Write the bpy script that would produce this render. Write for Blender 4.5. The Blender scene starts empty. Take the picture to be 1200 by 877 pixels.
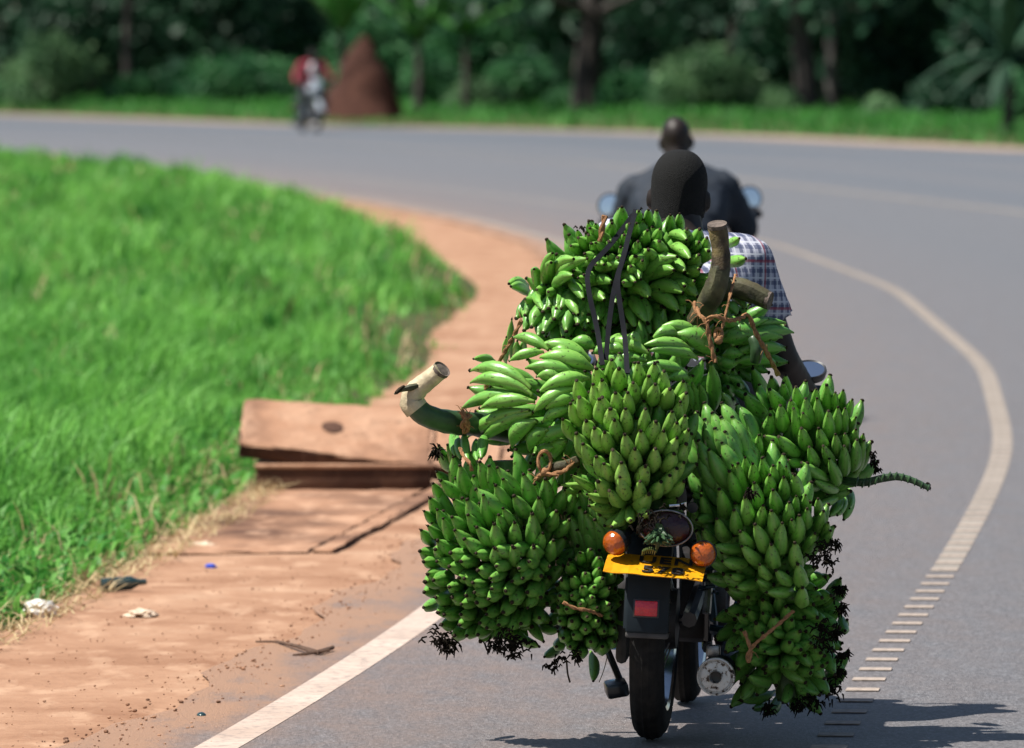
import bpy, bmesh, math, random
import numpy as np
from mathutils import Vector, Matrix, Euler
R = math.radians
random.seed(7); rng = np.random.default_rng(11)
sc = bpy.context.scene
COL = sc.collection

# ------------------------------------------------------------------ camera
FPX, CAMH, YH = 10000.0, 1.74, 51.0
PITCH = math.atan((438.5 - YH) / FPX)
cd = bpy.data.cameras.new('camera'); cam = bpy.data.objects.new('camera', cd); COL.objects.link(cam)
cd.sensor_fit = 'HORIZONTAL'; cd.sensor_width = 36; cd.lens = FPX * 36 / 1200
cd.clip_start = 0.5; cd.clip_end = 3000
cam.location = (0, 0, CAMH); cam.rotation_euler = (math.pi / 2 - PITCH, 0, 0)
cd.dof.use_dof = True; cd.dof.focus_distance = 21.1; cd.dof.aperture_fstop = 7.5
sc.camera = cam

# ------------------------------------------------------------------ light
SUN_EL, SUN_AZ = R(61), R(-13)
SUN = Vector((-math.cos(SUN_EL) * math.cos(SUN_AZ), math.cos(SUN_EL) * math.sin(SUN_AZ), math.sin(SUN_EL)))
w = bpy.data.worlds.new('World'); sc.world = w; w.use_nodes = True
nt = w.node_tree
sky = nt.nodes.new('ShaderNodeTexSky'); sky.sky_type = 'NISHITA'; sky.sun_disc = False
sky.sun_elevation = SUN_EL; sky.sun_rotation = math.atan2(SUN.x, SUN.y)
bg = nt.nodes['Background']; bg.inputs[1].default_value = 0.052
nt.links.new(sky.outputs[0], bg.inputs[0])
sl = bpy.data.lights.new('sun', 'SUN'); sun = bpy.data.objects.new('sun', sl); COL.objects.link(sun)
sl.energy = 5.0; sl.angle = R(0.5); sl.color = (1.0, 0.95, 0.87)
sun.rotation_euler = SUN.to_track_quat('Z', 'Y').to_euler(); sun.location = SUN * 50
sc.view_settings.view_transform = 'Standard'; sc.view_settings.look = 'None'
sc.view_settings.exposure = 0.75; sc.view_settings.gamma = 1.0

# ------------------------------------------------------------------ pixel <-> place
def px(x, y, Y):
    u = (x - 600) / FPX; v = (438.5 - y) / FPX
    d = Vector((u, math.cos(PITCH) + v * math.sin(PITCH), -math.sin(PITCH) + v * math.cos(PITCH)))
    return Vector((0, 0, CAMH)) + d * (Y / d.y)
def gd(y): return CAMH * FPX / (y - YH)          # ground distance for a picture row

# ------------------------------------------------------------------ tagging
def tag(o, label=None, cat=None, group=None, kind=None):
    if label: o['label'] = label
    if cat: o['category'] = cat
    if group: o['group'] = group
    if kind: o['kind'] = kind
    return o
def empty(name, label=None, cat=None, group=None, loc=(0, 0, 0), rot=(0, 0, 0)):
    o = bpy.data.objects.new(name, None); COL.objects.link(o)
    o.location = loc; o.rotation_euler = rot; o.empty_display_size = .1
    return tag(o, label, cat, group)
def link(name, me, parent=None, mx=None):
    o = bpy.data.objects.new(name, me); COL.objects.link(o)
    if parent is not None: o.parent = parent
    if mx is not None: o.matrix_local = mx
    return o
def local_to(o_parent, M):                        # a world matrix as a matrix under a parent Empty
    return o_parent.matrix_basis.inverted() @ M

# ------------------------------------------------------------------ materials
class NT:
    def __init__(s, name):
        s.m = bpy.data.materials.new(name); s.m.use_nodes = True
        s.t = s.m.node_tree; s.b = s.t.nodes['Principled BSDF']
    def n(s, typ, **k):
        nd = s.t.nodes.new('ShaderNode' + typ)
        for a, v in k.items():
            if a.startswith('i_'):
                key = a[2:]; key = int(key) if key.isdigit() else key
                nd.inputs[key].default_value = v
            else: setattr(nd, a, v)
        return nd
    def l(s, a, b): s.t.links.new(a, b)
    def ramp(s, fac, stops):
        r = s.n('ValToRGB'); e = r.color_ramp.elements
        while len(e) < len(stops): e.new(.5)
        for k, (p, c) in enumerate(stops):
            e[k].position = p; e[k].color = (*c, 1) if len(c) == 3 else c
        s.l(fac, r.inputs[0]); return r.outputs[0]
    def mix(s, fac, a, b, mode='MIX'):
        m = s.n('MixRGB', blend_type=mode)
        for i, v in ((0, fac), (1, a), (2, b)):
            if hasattr(v, 'is_linked') or isinstance(v, bpy.types.NodeSocket): s.l(v, m.inputs[i])
            elif isinstance(v, (int, float)): m.inputs[i].default_value = v
            else: m.inputs[i].default_value = (*v, 1)
        return m.outputs[0]
    def noise(s, vec, scale, detail=4, rough=.55, out=0):
        nz = s.n('TexNoise'); nz.inputs['Scale'].default_value = scale
        nz.inputs['Detail'].default_value = detail; nz.inputs['Roughness'].default_value = rough
        if vec is not None: s.l(vec, nz.inputs['Vector'])
        return nz.outputs[out]
    def coord(s, kind='Object', scale=None):
        c = s.n('TexCoord').outputs[kind]
        if scale:
            mp = s.n('Mapping'); mp.inputs['Scale'].default_value = scale; s.l(c, mp.inputs[0]); c = mp.outputs[0]
        return c
    def pos(s, scale=None):
        c = s.n('NewGeometry').outputs['Position']
        if scale:
            mp = s.n('Mapping'); mp.inputs['Scale'].default_value = scale; s.l(c, mp.inputs[0]); c = mp.outputs[0]
        return c
    def bump(s, h, strength=.3, dist=.01):
        b = s.n('Bump'); b.inputs['Strength'].default_value = strength; b.inputs['Distance'].default_value = dist
        s.l(h, b.inputs['Height']); s.l(b.outputs[0], s.b.inputs['Normal'])
    def col(s, c):
        if isinstance(c, bpy.types.NodeSocket): s.l(c, s.b.inputs['Base Color'])
        else: s.b.inputs['Base Color'].default_value = (*c, 1)
    def set(s, rough=.5, metal=0, spec=.5, coat=0):
        s.b.inputs['Roughness'].default_value = rough; s.b.inputs['Metallic'].default_value = metal
        s.b.inputs['Specular IOR Level'].default_value = spec; s.b.inputs['Coat Weight'].default_value = coat
        return s.m

def simple(name, c, rough=.5, metal=0, spec=.5, var=.25, scale=25, bump=.0, coat=0, dust=None):
    t = NT(name); v = t.coord()
    f = t.noise(v, scale)
    c2 = tuple(x * (1 - var) for x in c); c3 = tuple(min(1, x * (1 + var)) for x in c)
    cc = t.ramp(f, [(.3, c2), (.7, c3)])
    if dust:
        f2 = t.noise(v, scale * .4, 6); k = t.ramp(f2, [(.48, (0, 0, 0)), (.72, (1, 1, 1))])
        cc = t.mix(t.mix(1.0, k, (.6, .6, .6), 'MULTIPLY'), cc, dust)
    t.col(cc)
    if bump: t.bump(t.noise(v, scale * 4), bump, .004)
    return t.set(rough, metal, spec, coat)

def banana_mat(name, c_lo, c_hi):
    t = NT(name)
    v = t.coord(); oi = t.n('ObjectInfo')
    rnd = oi.outputs['Random']
    # each fruit its own pattern: shift by random
    add = t.n('VectorMath', operation='ADD'); cm = t.n('CombineXYZ')
    mul = t.n('Math', operation='MULTIPLY'); mul.inputs[1].default_value = 37.0
    t.l(rnd, mul.inputs[0]); t.l(mul.outputs[0], cm.inputs[0]); t.l(mul.outputs[0], cm.inputs[2])
    t.l(v, add.inputs[0]); t.l(cm.outputs[0], add.inputs[1]); vv = add.outputs[0]
    base = t.mix(rnd, c_lo, c_hi)
    mp = t.n('Mapping'); mp.inputs['Scale'].default_value = (1.2, 1.2, 1.5); t.l(vv, mp.inputs[0])
    st = t.noise(mp.outputs[0], 1.6, 5)
    base = t.mix(t.ramp(st, [(.35, (0, 0, 0)), (.75, (.55, .55, .55))]), base, tuple(x * 1.45 for x in c_hi))
    # length gradient: yellow green neck, darker blunt tip
    sep = t.n('SeparateXYZ'); t.l(v, sep.inputs[0]); z = sep.outputs[2]
    base = t.mix(t.ramp(z, [(0, (.55, .55, .55)), (.22, (0, 0, 0)), (.86, (0, 0, 0)), (1, (.5, .5, .5))]), base, (.20, .27, .055))
    # ridges, a little paler along the edges
    at = t.n('Attribute', attribute_name='ridge')
    base = t.mix(t.mix(1.0, at.outputs['Color'], (.38, .38, .38), 'MULTIPLY'), base, (.24, .38, .10))
    # scuffs and sap spots
    mp2 = t.n('Mapping'); mp2.inputs['Scale'].default_value = (1, 1, 5.5); t.l(vv, mp2.inputs[0])
    sp = t.noise(mp2.outputs[0], 2.3, 3)
    base = t.mix(t.ramp(sp, [(.60, (0, 0, 0)), (.67, (.8, .8, .8))]), base, (.035, .03, .012))
    t.col(base)
    t.bump(t.noise(mp.outputs[0], 6, 3), .12, .004)
    t.l(t.ramp(st, [(.3, (.30,) * 3), (.8, (.44,) * 3)]), t.b.inputs['Roughness'])
    m = t.m; t.b.inputs['Specular IOR Level'].default_value = .5
    return m

M = {}
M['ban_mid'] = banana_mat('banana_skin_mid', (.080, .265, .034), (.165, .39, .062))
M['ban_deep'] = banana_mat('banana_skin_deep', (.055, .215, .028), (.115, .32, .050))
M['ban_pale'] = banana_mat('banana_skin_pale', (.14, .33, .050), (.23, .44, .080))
M['tip'] = simple('dried_flower_end', (.030, .022, .013), .9, spec=.2)
M['stalk'] = simple('banana_stalk_green', (.06, .11, .03), .55, var=.5, scale=30, bump=.3)
M['stalk_brown'] = simple('banana_stalk_brown', (.055, .055, .024), .65, var=.75, scale=22, bump=.6, dust=(.05, .025, .012))
M['stalk_peeled'] = simple('peeled_stalk', (.06, .042, .02), .75, var=.8, scale=34, bump=.8, dust=(.34, .27, .09))
M['stalk_dark'] = simple('banana_stalk_dark_green', (.028, .065, .025), .4, var=.4, scale=24, bump=.2)
M['stalk_cream'] = simple('banana_stalk_cream', (.50, .42, .27), .6, var=.4, scale=26, bump=.5, dust=(.10, .055, .022))
M['cut_face'] = simple('cut_stalk_face', (.11, .085, .07), .8, var=.5, scale=90, bump=.5)
M['rope'] = simple('sisal_rope', (.30, .155, .075), .9, var=.35, scale=140, bump=.6, spec=.2)
M['rubber'] = simple('rubber_strap', (.005, .006, .010), .8, var=.3, scale=60, spec=.2)
M['black_paint'] = simple('black_paint', (.011, .013, .017), .32, var=.3, scale=14, coat=.2, dust=(.06, .04, .03))
M['fender'] = simple('dark_plastic', (.006, .012, .017), .62, var=.35, scale=18, bump=.05, spec=.25, dust=(.014, .017, .019))
M['blue_steel'] = simple('dark_blue_steel', (.018, .045, .075), .35, metal=.3, var=.4, scale=30)
M['tyre'] = simple('tyre_rubber', (.010, .010, .010), .85, var=.35, scale=60, bump=.3, spec=.25, dust=(.03, .026, .022))
M['chrome'] = simple('chrome', (.72, .72, .72), .16, metal=1, var=.1)
M['steel'] = simple('worn_steel', (.33, .32, .31), .38, metal=.9, var=.4, scale=50, dust=(.12, .07, .04))
M['engine'] = simple('engine_metal', (.025, .025, .027), .55, metal=.4, var=.5, scale=40, dust=(.04, .026, .018))
M['seat'] = simple('black_vinyl', (.015, .015, .016), .5, var=.3, bump=.1)
M['grey_plastic'] = simple('dusty_grey_plastic', (.055, .052, .05), .7, var=.3, scale=30)
M['red_paint'] = simple('dark_red_tank_paint', (.16, .012, .012), .25, var=.2, coat=.5)
M['silver_paint'] = simple('silver_paint', (.45, .50, .55), .35, metal=.4, var=.15)
M['mirror'] = simple('mirror_glass', (.95, .95, .95), .06, metal=1, var=.02)
def lens(name, c, e=.25):
    t = NT(name); v = t.coord()
    f = t.noise(v, 22, 3); t.col(t.ramp(f, [(.3, tuple(x * .55 for x in c)), (.7, c)]))
    t.b.inputs['Transmission Weight'].default_value = e
    vr = t.n('TexVoronoi'); vr.inputs['Scale'].default_value = 130; t.l(v, vr.inputs['Vector'])
    t.bump(vr.outputs[0], .25, .004)
    return t.set(.16, 0, .6, .5)
M['amber'] = lens('amber_lens', (.62, .13, .012))
M['tail_red'] = lens('dark_red_lens', (.034, .003, .007), .0); M['tail_red'].node_tree.nodes['Principled BSDF'].inputs['Roughness'].default_value = .35; M['tail_red'].node_tree.nodes['Principled BSDF'].inputs['Coat Weight'].default_value = .0
M['reflector'] = lens('red_reflector', (.72, .012, .03), 0)
def plate_mat():
    t = NT('yellow_plate'); v = t.coord()
    c = t.ramp(t.noise(v, 14, 6), [(.3, (.50, .20, .003)), (.6, (.68, .31, .005))])
    k = t.ramp(t.noise(v, 45, 6), [(.60, (0, 0, 0)), (.70, (.8, .8, .8))])
    t.col(t.mix(k, c, (.09, .04, .01))); t.bump(t.noise(v, 60), .2, .003)
    return t.set(.4, 0, .5)
M['plate'] = plate_mat()
M['ink'] = simple('black_ink', (.012, .012, .012), .5)
def muffler_mat():
    t = NT('rusty_white_end_cap'); v = t.coord()
    f = t.noise(v, 75, 6, .6)
    c = t.ramp(f, [(.37, (.02, .014, .010)), (.41, (.20, .14, .10)), (.45, (.64, .62, .58)), (.75, (.74, .74, .72))])
    t.col(c); t.bump(f, .4, .004); return t.set(.45, .35, .5)
M['endcap'] = muffler_mat()
M['skin'] = simple('dark_skin', (.017, .0115, .0095), .5, spec=.35, var=.18, scale=30, bump=.06)
def hair_mat():
    t = NT('short_curly_hair'); v = t.coord()
    f = t.n('TexVoronoi'); f.inputs['Scale'].default_value = 520; t.l(v, f.inputs['Vector'])
    t.col(t.ramp(f.outputs[0], [(.1, (.012, .013, .013)), (.7, (.003, .003, .003))]))
    t.bump(f.outputs[0], .6, .004); return t.set(.85, 0, .25)
M['hair'] = hair_mat()
M['eye'] = simple('eye_white', (.6, .58, .55), .2)
def plaid():
    t = NT('checked_shirt_cloth'); v = t.coord()
    sep = t.n('SeparateXYZ'); t.l(v, sep.inputs[0])
    def lines(sock, freq, lo, hi, ph=0):
        m = t.n('Math', operation='MULTIPLY'); m.inputs[1].default_value = freq; t.l(sock, m.inputs[0])
        a = t.n('Math', operation='ADD'); a.inputs[1].default_value = ph; t.l(m.outputs[0], a.inputs[0])
        fr = t.n('Math', operation='FRACT'); t.l(a.outputs[0], fr.inputs[0])
        return t.ramp(fr.outputs[0], [(lo - .02, (0, 0, 0)), (lo, (1, 1, 1)), (hi, (1, 1, 1)), (min(1, hi + .02), (0, 0, 0))])
    ad = t.n('Math', operation='ADD'); t.l(sep.outputs[0], ad.inputs[0])
    hy = t.n('Math', operation='MULTIPLY'); hy.inputs[1].default_value = .8; t.l(sep.outputs[1], hy.inputs[0]); t.l(hy.outputs[0], ad.inputs[1])
    X, Z = ad.outputs[0], sep.outputs[2]
    c = t.mix(.15, (.36, .37, .45), (.4, .4, .5))
    c = t.mix(t.mix(1., lines(X, 33, .1, .42), (.72,) * 3, 'MULTIPLY'), c, (.05, .065, .13))
    c = t.mix(t.mix(1., lines(Z, 33, .1, .42), (.72,) * 3, 'MULTIPLY'), c, (.05, .065, .13))
    c = t.mix(t.mix(1., lines(X, 33, .6, .72), (.8,) * 3, 'MULTIPLY'), c, (.52, .54, .60))
    c = t.mix(t.mix(1., lines(Z, 33, .6, .72), (.8,) * 3, 'MULTIPLY'), c, (.52, .54, .60))
    c = t.mix(t.mix(1., lines(X, 8.25, .45, .49), (.7,) * 3, 'MULTIPLY'), c, (.25, .03, .05))
    c = t.mix(t.mix(1., lines(Z, 8.25, .75, .79), (.7,) * 3, 'MULTIPLY'), c, (.25, .03, .05))
    t.col(c); t.bump(t.noise(v, 300, 2), .25, .002)
    return t.set(.85, 0, .2)
M['plaid'] = plaid()
M['jacket'] = simple('navy_jacket_cloth', (.006, .013, .025), .8, var=.3, scale=12, bump=.2)
M['trousers'] = simple('dark_trousers', (.022, .024, .034), .85, var=.3)
M['shoe_blue'] = simple('light_blue_shoe', (.12, .35, .62), .5, var=.2)
M['shoe_dark'] = simple('dark_shoe', (.02, .018, .016), .6)
M['red_cloth'] = simple('red_shirt_cloth', (.26, .022, .045), .8, var=.25, scale=9)
M['white_cloth'] = simple('white_cloth', (.72, .70, .70), .8)

def asphalt():
    t = NT('asphalt'); p = t.pos()
    big = t.noise(p, .35, 5); fine = t.noise(t.pos((1, .22, 1)), 120, 5, .8); mid = t.noise(t.pos((1, .3, 1)), 7, 6, .65)
    c = t.ramp(fine, [(.30, (.035, .034, .035)), (.47, (.128, .122, .122)), (.56, (.172, .164, .163)), (.72, (.37, .355, .35))])
    c = t.mix(1., c, (.92, .99, 1.08), 'MULTIPLY')  # cool tint paints in the sky's blue reflection on the road
    c = t.mix(t.ramp(mid, [(.35, (0, 0, 0)), (.7, (.45, .45, .45))]), c, (.115, .113, .118))
    # red dust blown in from the verge, and the worn wheel paths along the road
    at = t.n('Attribute', attribute_name='across'); f = at.outputs['Fac']
    dust = t.ramp(f, [(0, (2.2,) * 3), (.010, (1.3,) * 3), (.024, (.45,) * 3), (.06, (.26,) * 3), (.13, (.10,) * 3), (.25, (.0,) * 3)])
    dn = t.mix(1., dust, t.ramp(mid, [(.3, (.35,) * 3), (.68, (1.15,) * 3)]), 'MULTIPLY')
    dn = t.mix(1., dn, t.ramp(fine, [(.35, (.6,) * 3), (.6, (1.,) * 3)]), 'MULTIPLY')
    c = t.mix(dn, c, (.345, .20, .125))
    wv = t.ramp(f, [(.40, (0,) * 3), (.47, (.45,) * 3), (.53, (.05,) * 3), (.60, (.4,) * 3), (.68, (.0,) * 3), (.74, (.75,) * 3), (.81, (.75,) * 3), (.87, (.1,) * 3)])
    c = t.mix(wv, c, (.085, .105, .13))
    t.col(c); t.bump(fine, .9, .008)
    return t.set(.56, 0, .45)
M['asphalt'] = asphalt()
def dirt(name, a, b, c3, sx=1.0):
    t = NT(name); p = t.pos((1, sx, 1))
    n1 = t.noise(p, 1.6, 7, .6); n2 = t.noise(p, 26, 5, .65); n3 = t.noise(t.pos((1.5, .5, 1)), 5, 6)
    c = t.ramp(n1, [(.32, a), (.55, b), (.75, c3)])
    c = t.mix(t.ramp(n3, [(.52, (0, 0, 0)), (.66, (.5, .5, .5))]), c, tuple(x * 1.25 for x in c3))
    c = t.mix(t.ramp(n2, [(.55, (0, 0, 0)), (.8, (.55, .55, .55))]), c, tuple(x * .62 for x in a))
    t.col(c); t.bump(n2, .55, .012); return t.set(.92, 0, .2)
M['dirt'] = dirt('red_dirt', (.225, .112, .064), (.335, .192, .120), (.405, .265, .178))
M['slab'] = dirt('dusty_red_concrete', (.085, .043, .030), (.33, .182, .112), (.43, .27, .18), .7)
M['slab_side'] = dirt('shade_dark_concrete_side', (.05, .027, .019), (.10, .05, .033), (.15, .08, .05), 1)  # slab concrete with the shade of its side faces put into the colour
M['far_dirt'] = dirt('pale_verge_dirt', (.22, .16, .12), (.30, .225, .18), (.36, .28, .23))
M['soil'] = dirt('verge_soil', (.035, .05, .016), (.06, .075, .025), (.10, .075, .04))
M['mound'] = dirt('termite_mound_earth', (.034, .014, .010), (.060, .025, .017), (.09, .04, .027))
M['flower_dead'] = simple('dead_flower_threads', (.011, .009, .006), .95, spec=.1)
def paint():
    t = NT('worn_road_paint'); p = t.pos()
    n = t.noise(p, 30, 6, .7)
    c = t.ramp(t.noise(p, 2.5, 4), [(.3, (.40, .305, .25)), (.7, (.53, .43, .365))])
    c = t.mix(t.ramp(n, [(.50, (0, 0, 0)), (.64, (.85,) * 3)]), c, (.22, .185, .17))
    t.col(c); t.bump(n, .3, .004); return t.set(.75, 0, .3)
M['paint'] = paint()
M['paint_dull'] = simple('dull_rumble_paint', (.31, .255, .215), .85, var=.4, scale=30)
M['paint_faded'] = simple('faded_centre_paint', (.225, .20, .175), .8, var=.25, scale=4)
def leafmat(name, c1, c2, trans=.3, rough=.55):
    t = NT(name); at = t.n('Attribute', attribute_name='rnd')
    c = t.mix(at.outputs['Fac'], c1, c2); t.col(c)
    t.b.inputs['Roughness'].default_value = rough; t.b.inputs['Specular IOR Level'].default_value = .3
    tr = t.n('BsdfTranslucent'); t.l(c, tr.inputs[0])
    mx = t.n('MixShader'); mx.inputs[0].default_value = trans
    t.l(t.b.outputs[0], mx.inputs[1]); t.l(tr.outputs[0], mx.inputs[2])
    t.l(mx.outputs[0], t.t.nodes['Material Output'].inputs[0])
    return t.m
M['grass'] = leafmat('grass_blades', (.030, .19, .024), (.26, .60, .115), .42)
M['grass_far'] = leafmat('far_grass_blades', (.026, .14, .024), (.085, .33, .055), .35)
M['straw'] = leafmat('dry_straw', (.30, .22, .10), (.58, .47, .28), .2, .8)
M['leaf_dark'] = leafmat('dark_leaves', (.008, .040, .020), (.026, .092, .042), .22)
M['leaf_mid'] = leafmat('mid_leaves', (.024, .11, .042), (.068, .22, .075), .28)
M['leaf_pale'] = leafmat('pale_leaves', (.08, .18, .08), (.16, .30, .13), .3)
M['leaf_banana'] = leafmat('banana_leaf', (.04, .17, .04), (.10, .30, .06), .4)
M['bark'] = simple('dark_bark', (.045, .038, .034), .9, var=.5, scale=3, bump=.5)
M['bark_pale'] = simple('pale_bark', (.14, .13, .12), .9, var=.4, scale=3, bump=.5)
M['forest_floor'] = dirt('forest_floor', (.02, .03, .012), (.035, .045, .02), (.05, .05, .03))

# ------------------------------------------------------------------ mesh builder
class MB:
    def __init__(s): s.v = []; s.f = []; s.mi = []; s.cur = 0
    def add(s, vs, fs):
        o = len(s.v); s.v += [tuple(v) for v in vs]; s.f += [tuple(i + o for i in f) for f in fs]; s.mi += [s.cur] * len(fs)
    def box(s, c, size, rot=None, bevel=.0, seg=2):
        bm = bmesh.new(); bmesh.ops.create_cube(bm, size=1)
        for v in bm.verts: v.co = Vector((v.co.x * size[0], v.co.y * size[1], v.co.z * size[2]))
        if bevel: bmesh.ops.bevel(bm, geom=list(bm.edges), offset=bevel, segments=seg, profile=.5, affect='EDGES')
        Mx = Matrix.Translation(c) @ (Euler(rot).to_matrix().to_4x4() if rot else Matrix())
        bm.verts.index_update()
        s.add([Mx @ v.co for v in bm.verts], [[v.index for v in f.verts] for f in bm.faces]); bm.free()
        return s
    def tube(s, pts, rad, n=10, cap=True, flat=None):
        pts = [Vector(p) for p in pts]; k = len(pts)
        rs = rad if isinstance(rad, (list, tuple)) else [rad] * k
        vs = []; fs = []
        prev = None
        for i in range(k):
            tdir = (pts[min(i + 1, k - 1)] - pts[max(i - 1, 0)]).normalized()
            if prev is None:
                ref = Vector((0, 0, 1)) if abs(tdir.z) < .9 else Vector((1, 0, 0))
                a = tdir.cross(ref).normalized()
            else:
                a = (prev - tdir * prev.dot(tdir)).normalized()
            prev = a; b = tdir.cross(a)
            for j in range(n):
                th = 2 * math.pi * j / n
                q = a * math.cos(th) + b * math.sin(th)
                vs.append(pts[i] + q * rs[i])
        for i in range(k - 1):
            for j in range(n):
                fs.append((i * n + j, i * n + (j + 1) % n, (i + 1) * n + (j + 1) % n, (i + 1) * n + j))
        if cap:
            fs.append(tuple(reversed(range(n)))); fs.append(tuple(range((k - 1) * n, k * n)))
        s.add(vs, fs); return s
    def lathe(s, prof, c=(0, 0, 0), axis='x', n=32, closed=False):
        vs = []; fs = []; k = len(prof)
        for j in range(n):
            th = 2 * math.pi * j / n
            for r, h in prof:
                p = (h, r * math.cos(th), r * math.sin(th)) if axis == 'x' else ((r * math.cos(th), -h, r * math.sin(th)) if axis == 'y' else (r * math.cos(th), r * math.sin(th), h))
                vs.append((p[0] + c[0], p[1] + c[1], p[2] + c[2]))
        kk = k if closed else k - 1
        for j in range(n):
            for i in range(kk):
                a = j * k + i; b = j * k + (i + 1) % k; c2 = ((j + 1) % n) * k + (i + 1) % k; d = ((j + 1) % n) * k + i
                fs.append((a, b, c2, d))
        s.add(vs, fs); return s
    def ell(s, c, r, rot=None, n=12, m=8):
        vs = []; fs = []
        E = Euler(rot).to_matrix() if rot else None
        vs.append(Vector((0, 0, r[2])))
        for i in range(1, m):
            ph = math.pi * i / m
            for j in range(n):
                th = 2 * math.pi * j / n
                vs.append(Vector((r[0] * math.sin(ph) * math.cos(th), r[1] * math.sin(ph) * math.sin(th), r[2] * math.cos(ph))))
        vs.append(Vector((0, 0, -r[2])))
        for j in range(n): fs.append((0, 1 + j, 1 + (j + 1) % n))
        for i in range(m - 2):
            for j in range(n):
                a = 1 + i * n + j; b = 1 + i * n + (j + 1) % n
                fs.append((a, a + n, b + n, b))
        L = len(vs) - 1; o = 1 + (m - 2) * n
        for j in range(n): fs.append((L, o + (j + 1) % n, o + j))
        if E: vs = [E @ v for v in vs]
        s.add([v + Vector(c) for v in vs], fs); return s
    def cap(s, a, b, ra, rb, n=10):
        a = Vector(a); b = Vector(b); d = (b - a).normalized()
        pts = [a - d * ra * .98, a - d * ra * .7, a, b, b + d * rb * .7, b + d * rb * .98]
        s.tube(pts, [ra * .2, ra * .71, ra, rb, rb * .71, rb * .2], n); return s
    def mesh(s, name, mats, smooth=True):
        me = bpy.data.meshes.new(name); me.from_pydata([tuple(v) for v in s.v], [], s.f)
        for m in (mats if isinstance(mats, (list, tuple)) else [mats]): me.materials.append(m)
        if any(s.mi): me.polygons.foreach_set('material_index', s.mi)
        me.validate()
        if smooth:
            me.polygons.foreach_set('use_smooth', [True] * len(me.polygons))
            try: me.set_sharp_from_angle(angle=R(38))
            except Exception: pass
        me.update(); return me
    def obj(s, name, mats, parent=None, smooth=True, mx=None):
        return link(name, s.mesh(name, mats, smooth), parent, mx)

def fast_mesh(name, verts, faces_idx, nper, mat, rnd=None):
    """numpy mesh; faces_idx flat loop indices, nper = verts per face (array)"""
    me = bpy.data.meshes.new(name)
    me.vertices.add(len(verts)); me.vertices.foreach_set('co', verts.astype(np.float32).ravel())
    me.loops.add(len(faces_idx)); me.loops.foreach_set('vertex_index', faces_idx.astype(np.int32))
    me.polygons.add(len(nper))
    st = np.concatenate([[0], np.cumsum(nper)[:-1]]).astype(np.int32)
    me.polygons.foreach_set('loop_start', st)
    me.update(calc_edges=True); me.materials.append(mat)
    if rnd is not None:
        at = me.attributes.new('rnd', 'FLOAT', 'POINT'); at.data.foreach_set('value', rnd.astype(np.float32))
    me.validate(); return me

def remeshed(mb, name, mat, voxel=.01, smooth_it=4, noise=0):
    me = mb.mesh('tmp', mat, False); o = link('tmp', me)
    m = o.modifiers.new('r', 'REMESH'); m.mode = 'VOXEL'; m.voxel_size = voxel; m.use_smooth_shade = True
    m2 = o.modifiers.new('s', 'SMOOTH'); m2.iterations = smooth_it; m2.factor = .5
    dg = bpy.context.evaluated_depsgraph_get()
    out = bpy.data.meshes.new_from_object(o.evaluated_get(dg)); out.name = name
    bpy.data.objects.remove(o); bpy.data.meshes.remove(me)
    out.materials.clear(); out.materials.append(mat)
    if noise:
        from mathutils import noise as mn
        for v in out.vertices:
            q = v.co * 14
            v.co += v.normal * noise * (mn.noise(q) + .5 * mn.noise(q * 2.3 + Vector((5, 0, 2))))
    out.polygons.foreach_set('use_smooth', [True] * len(out.polygons)); out.update()
    return out

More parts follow.
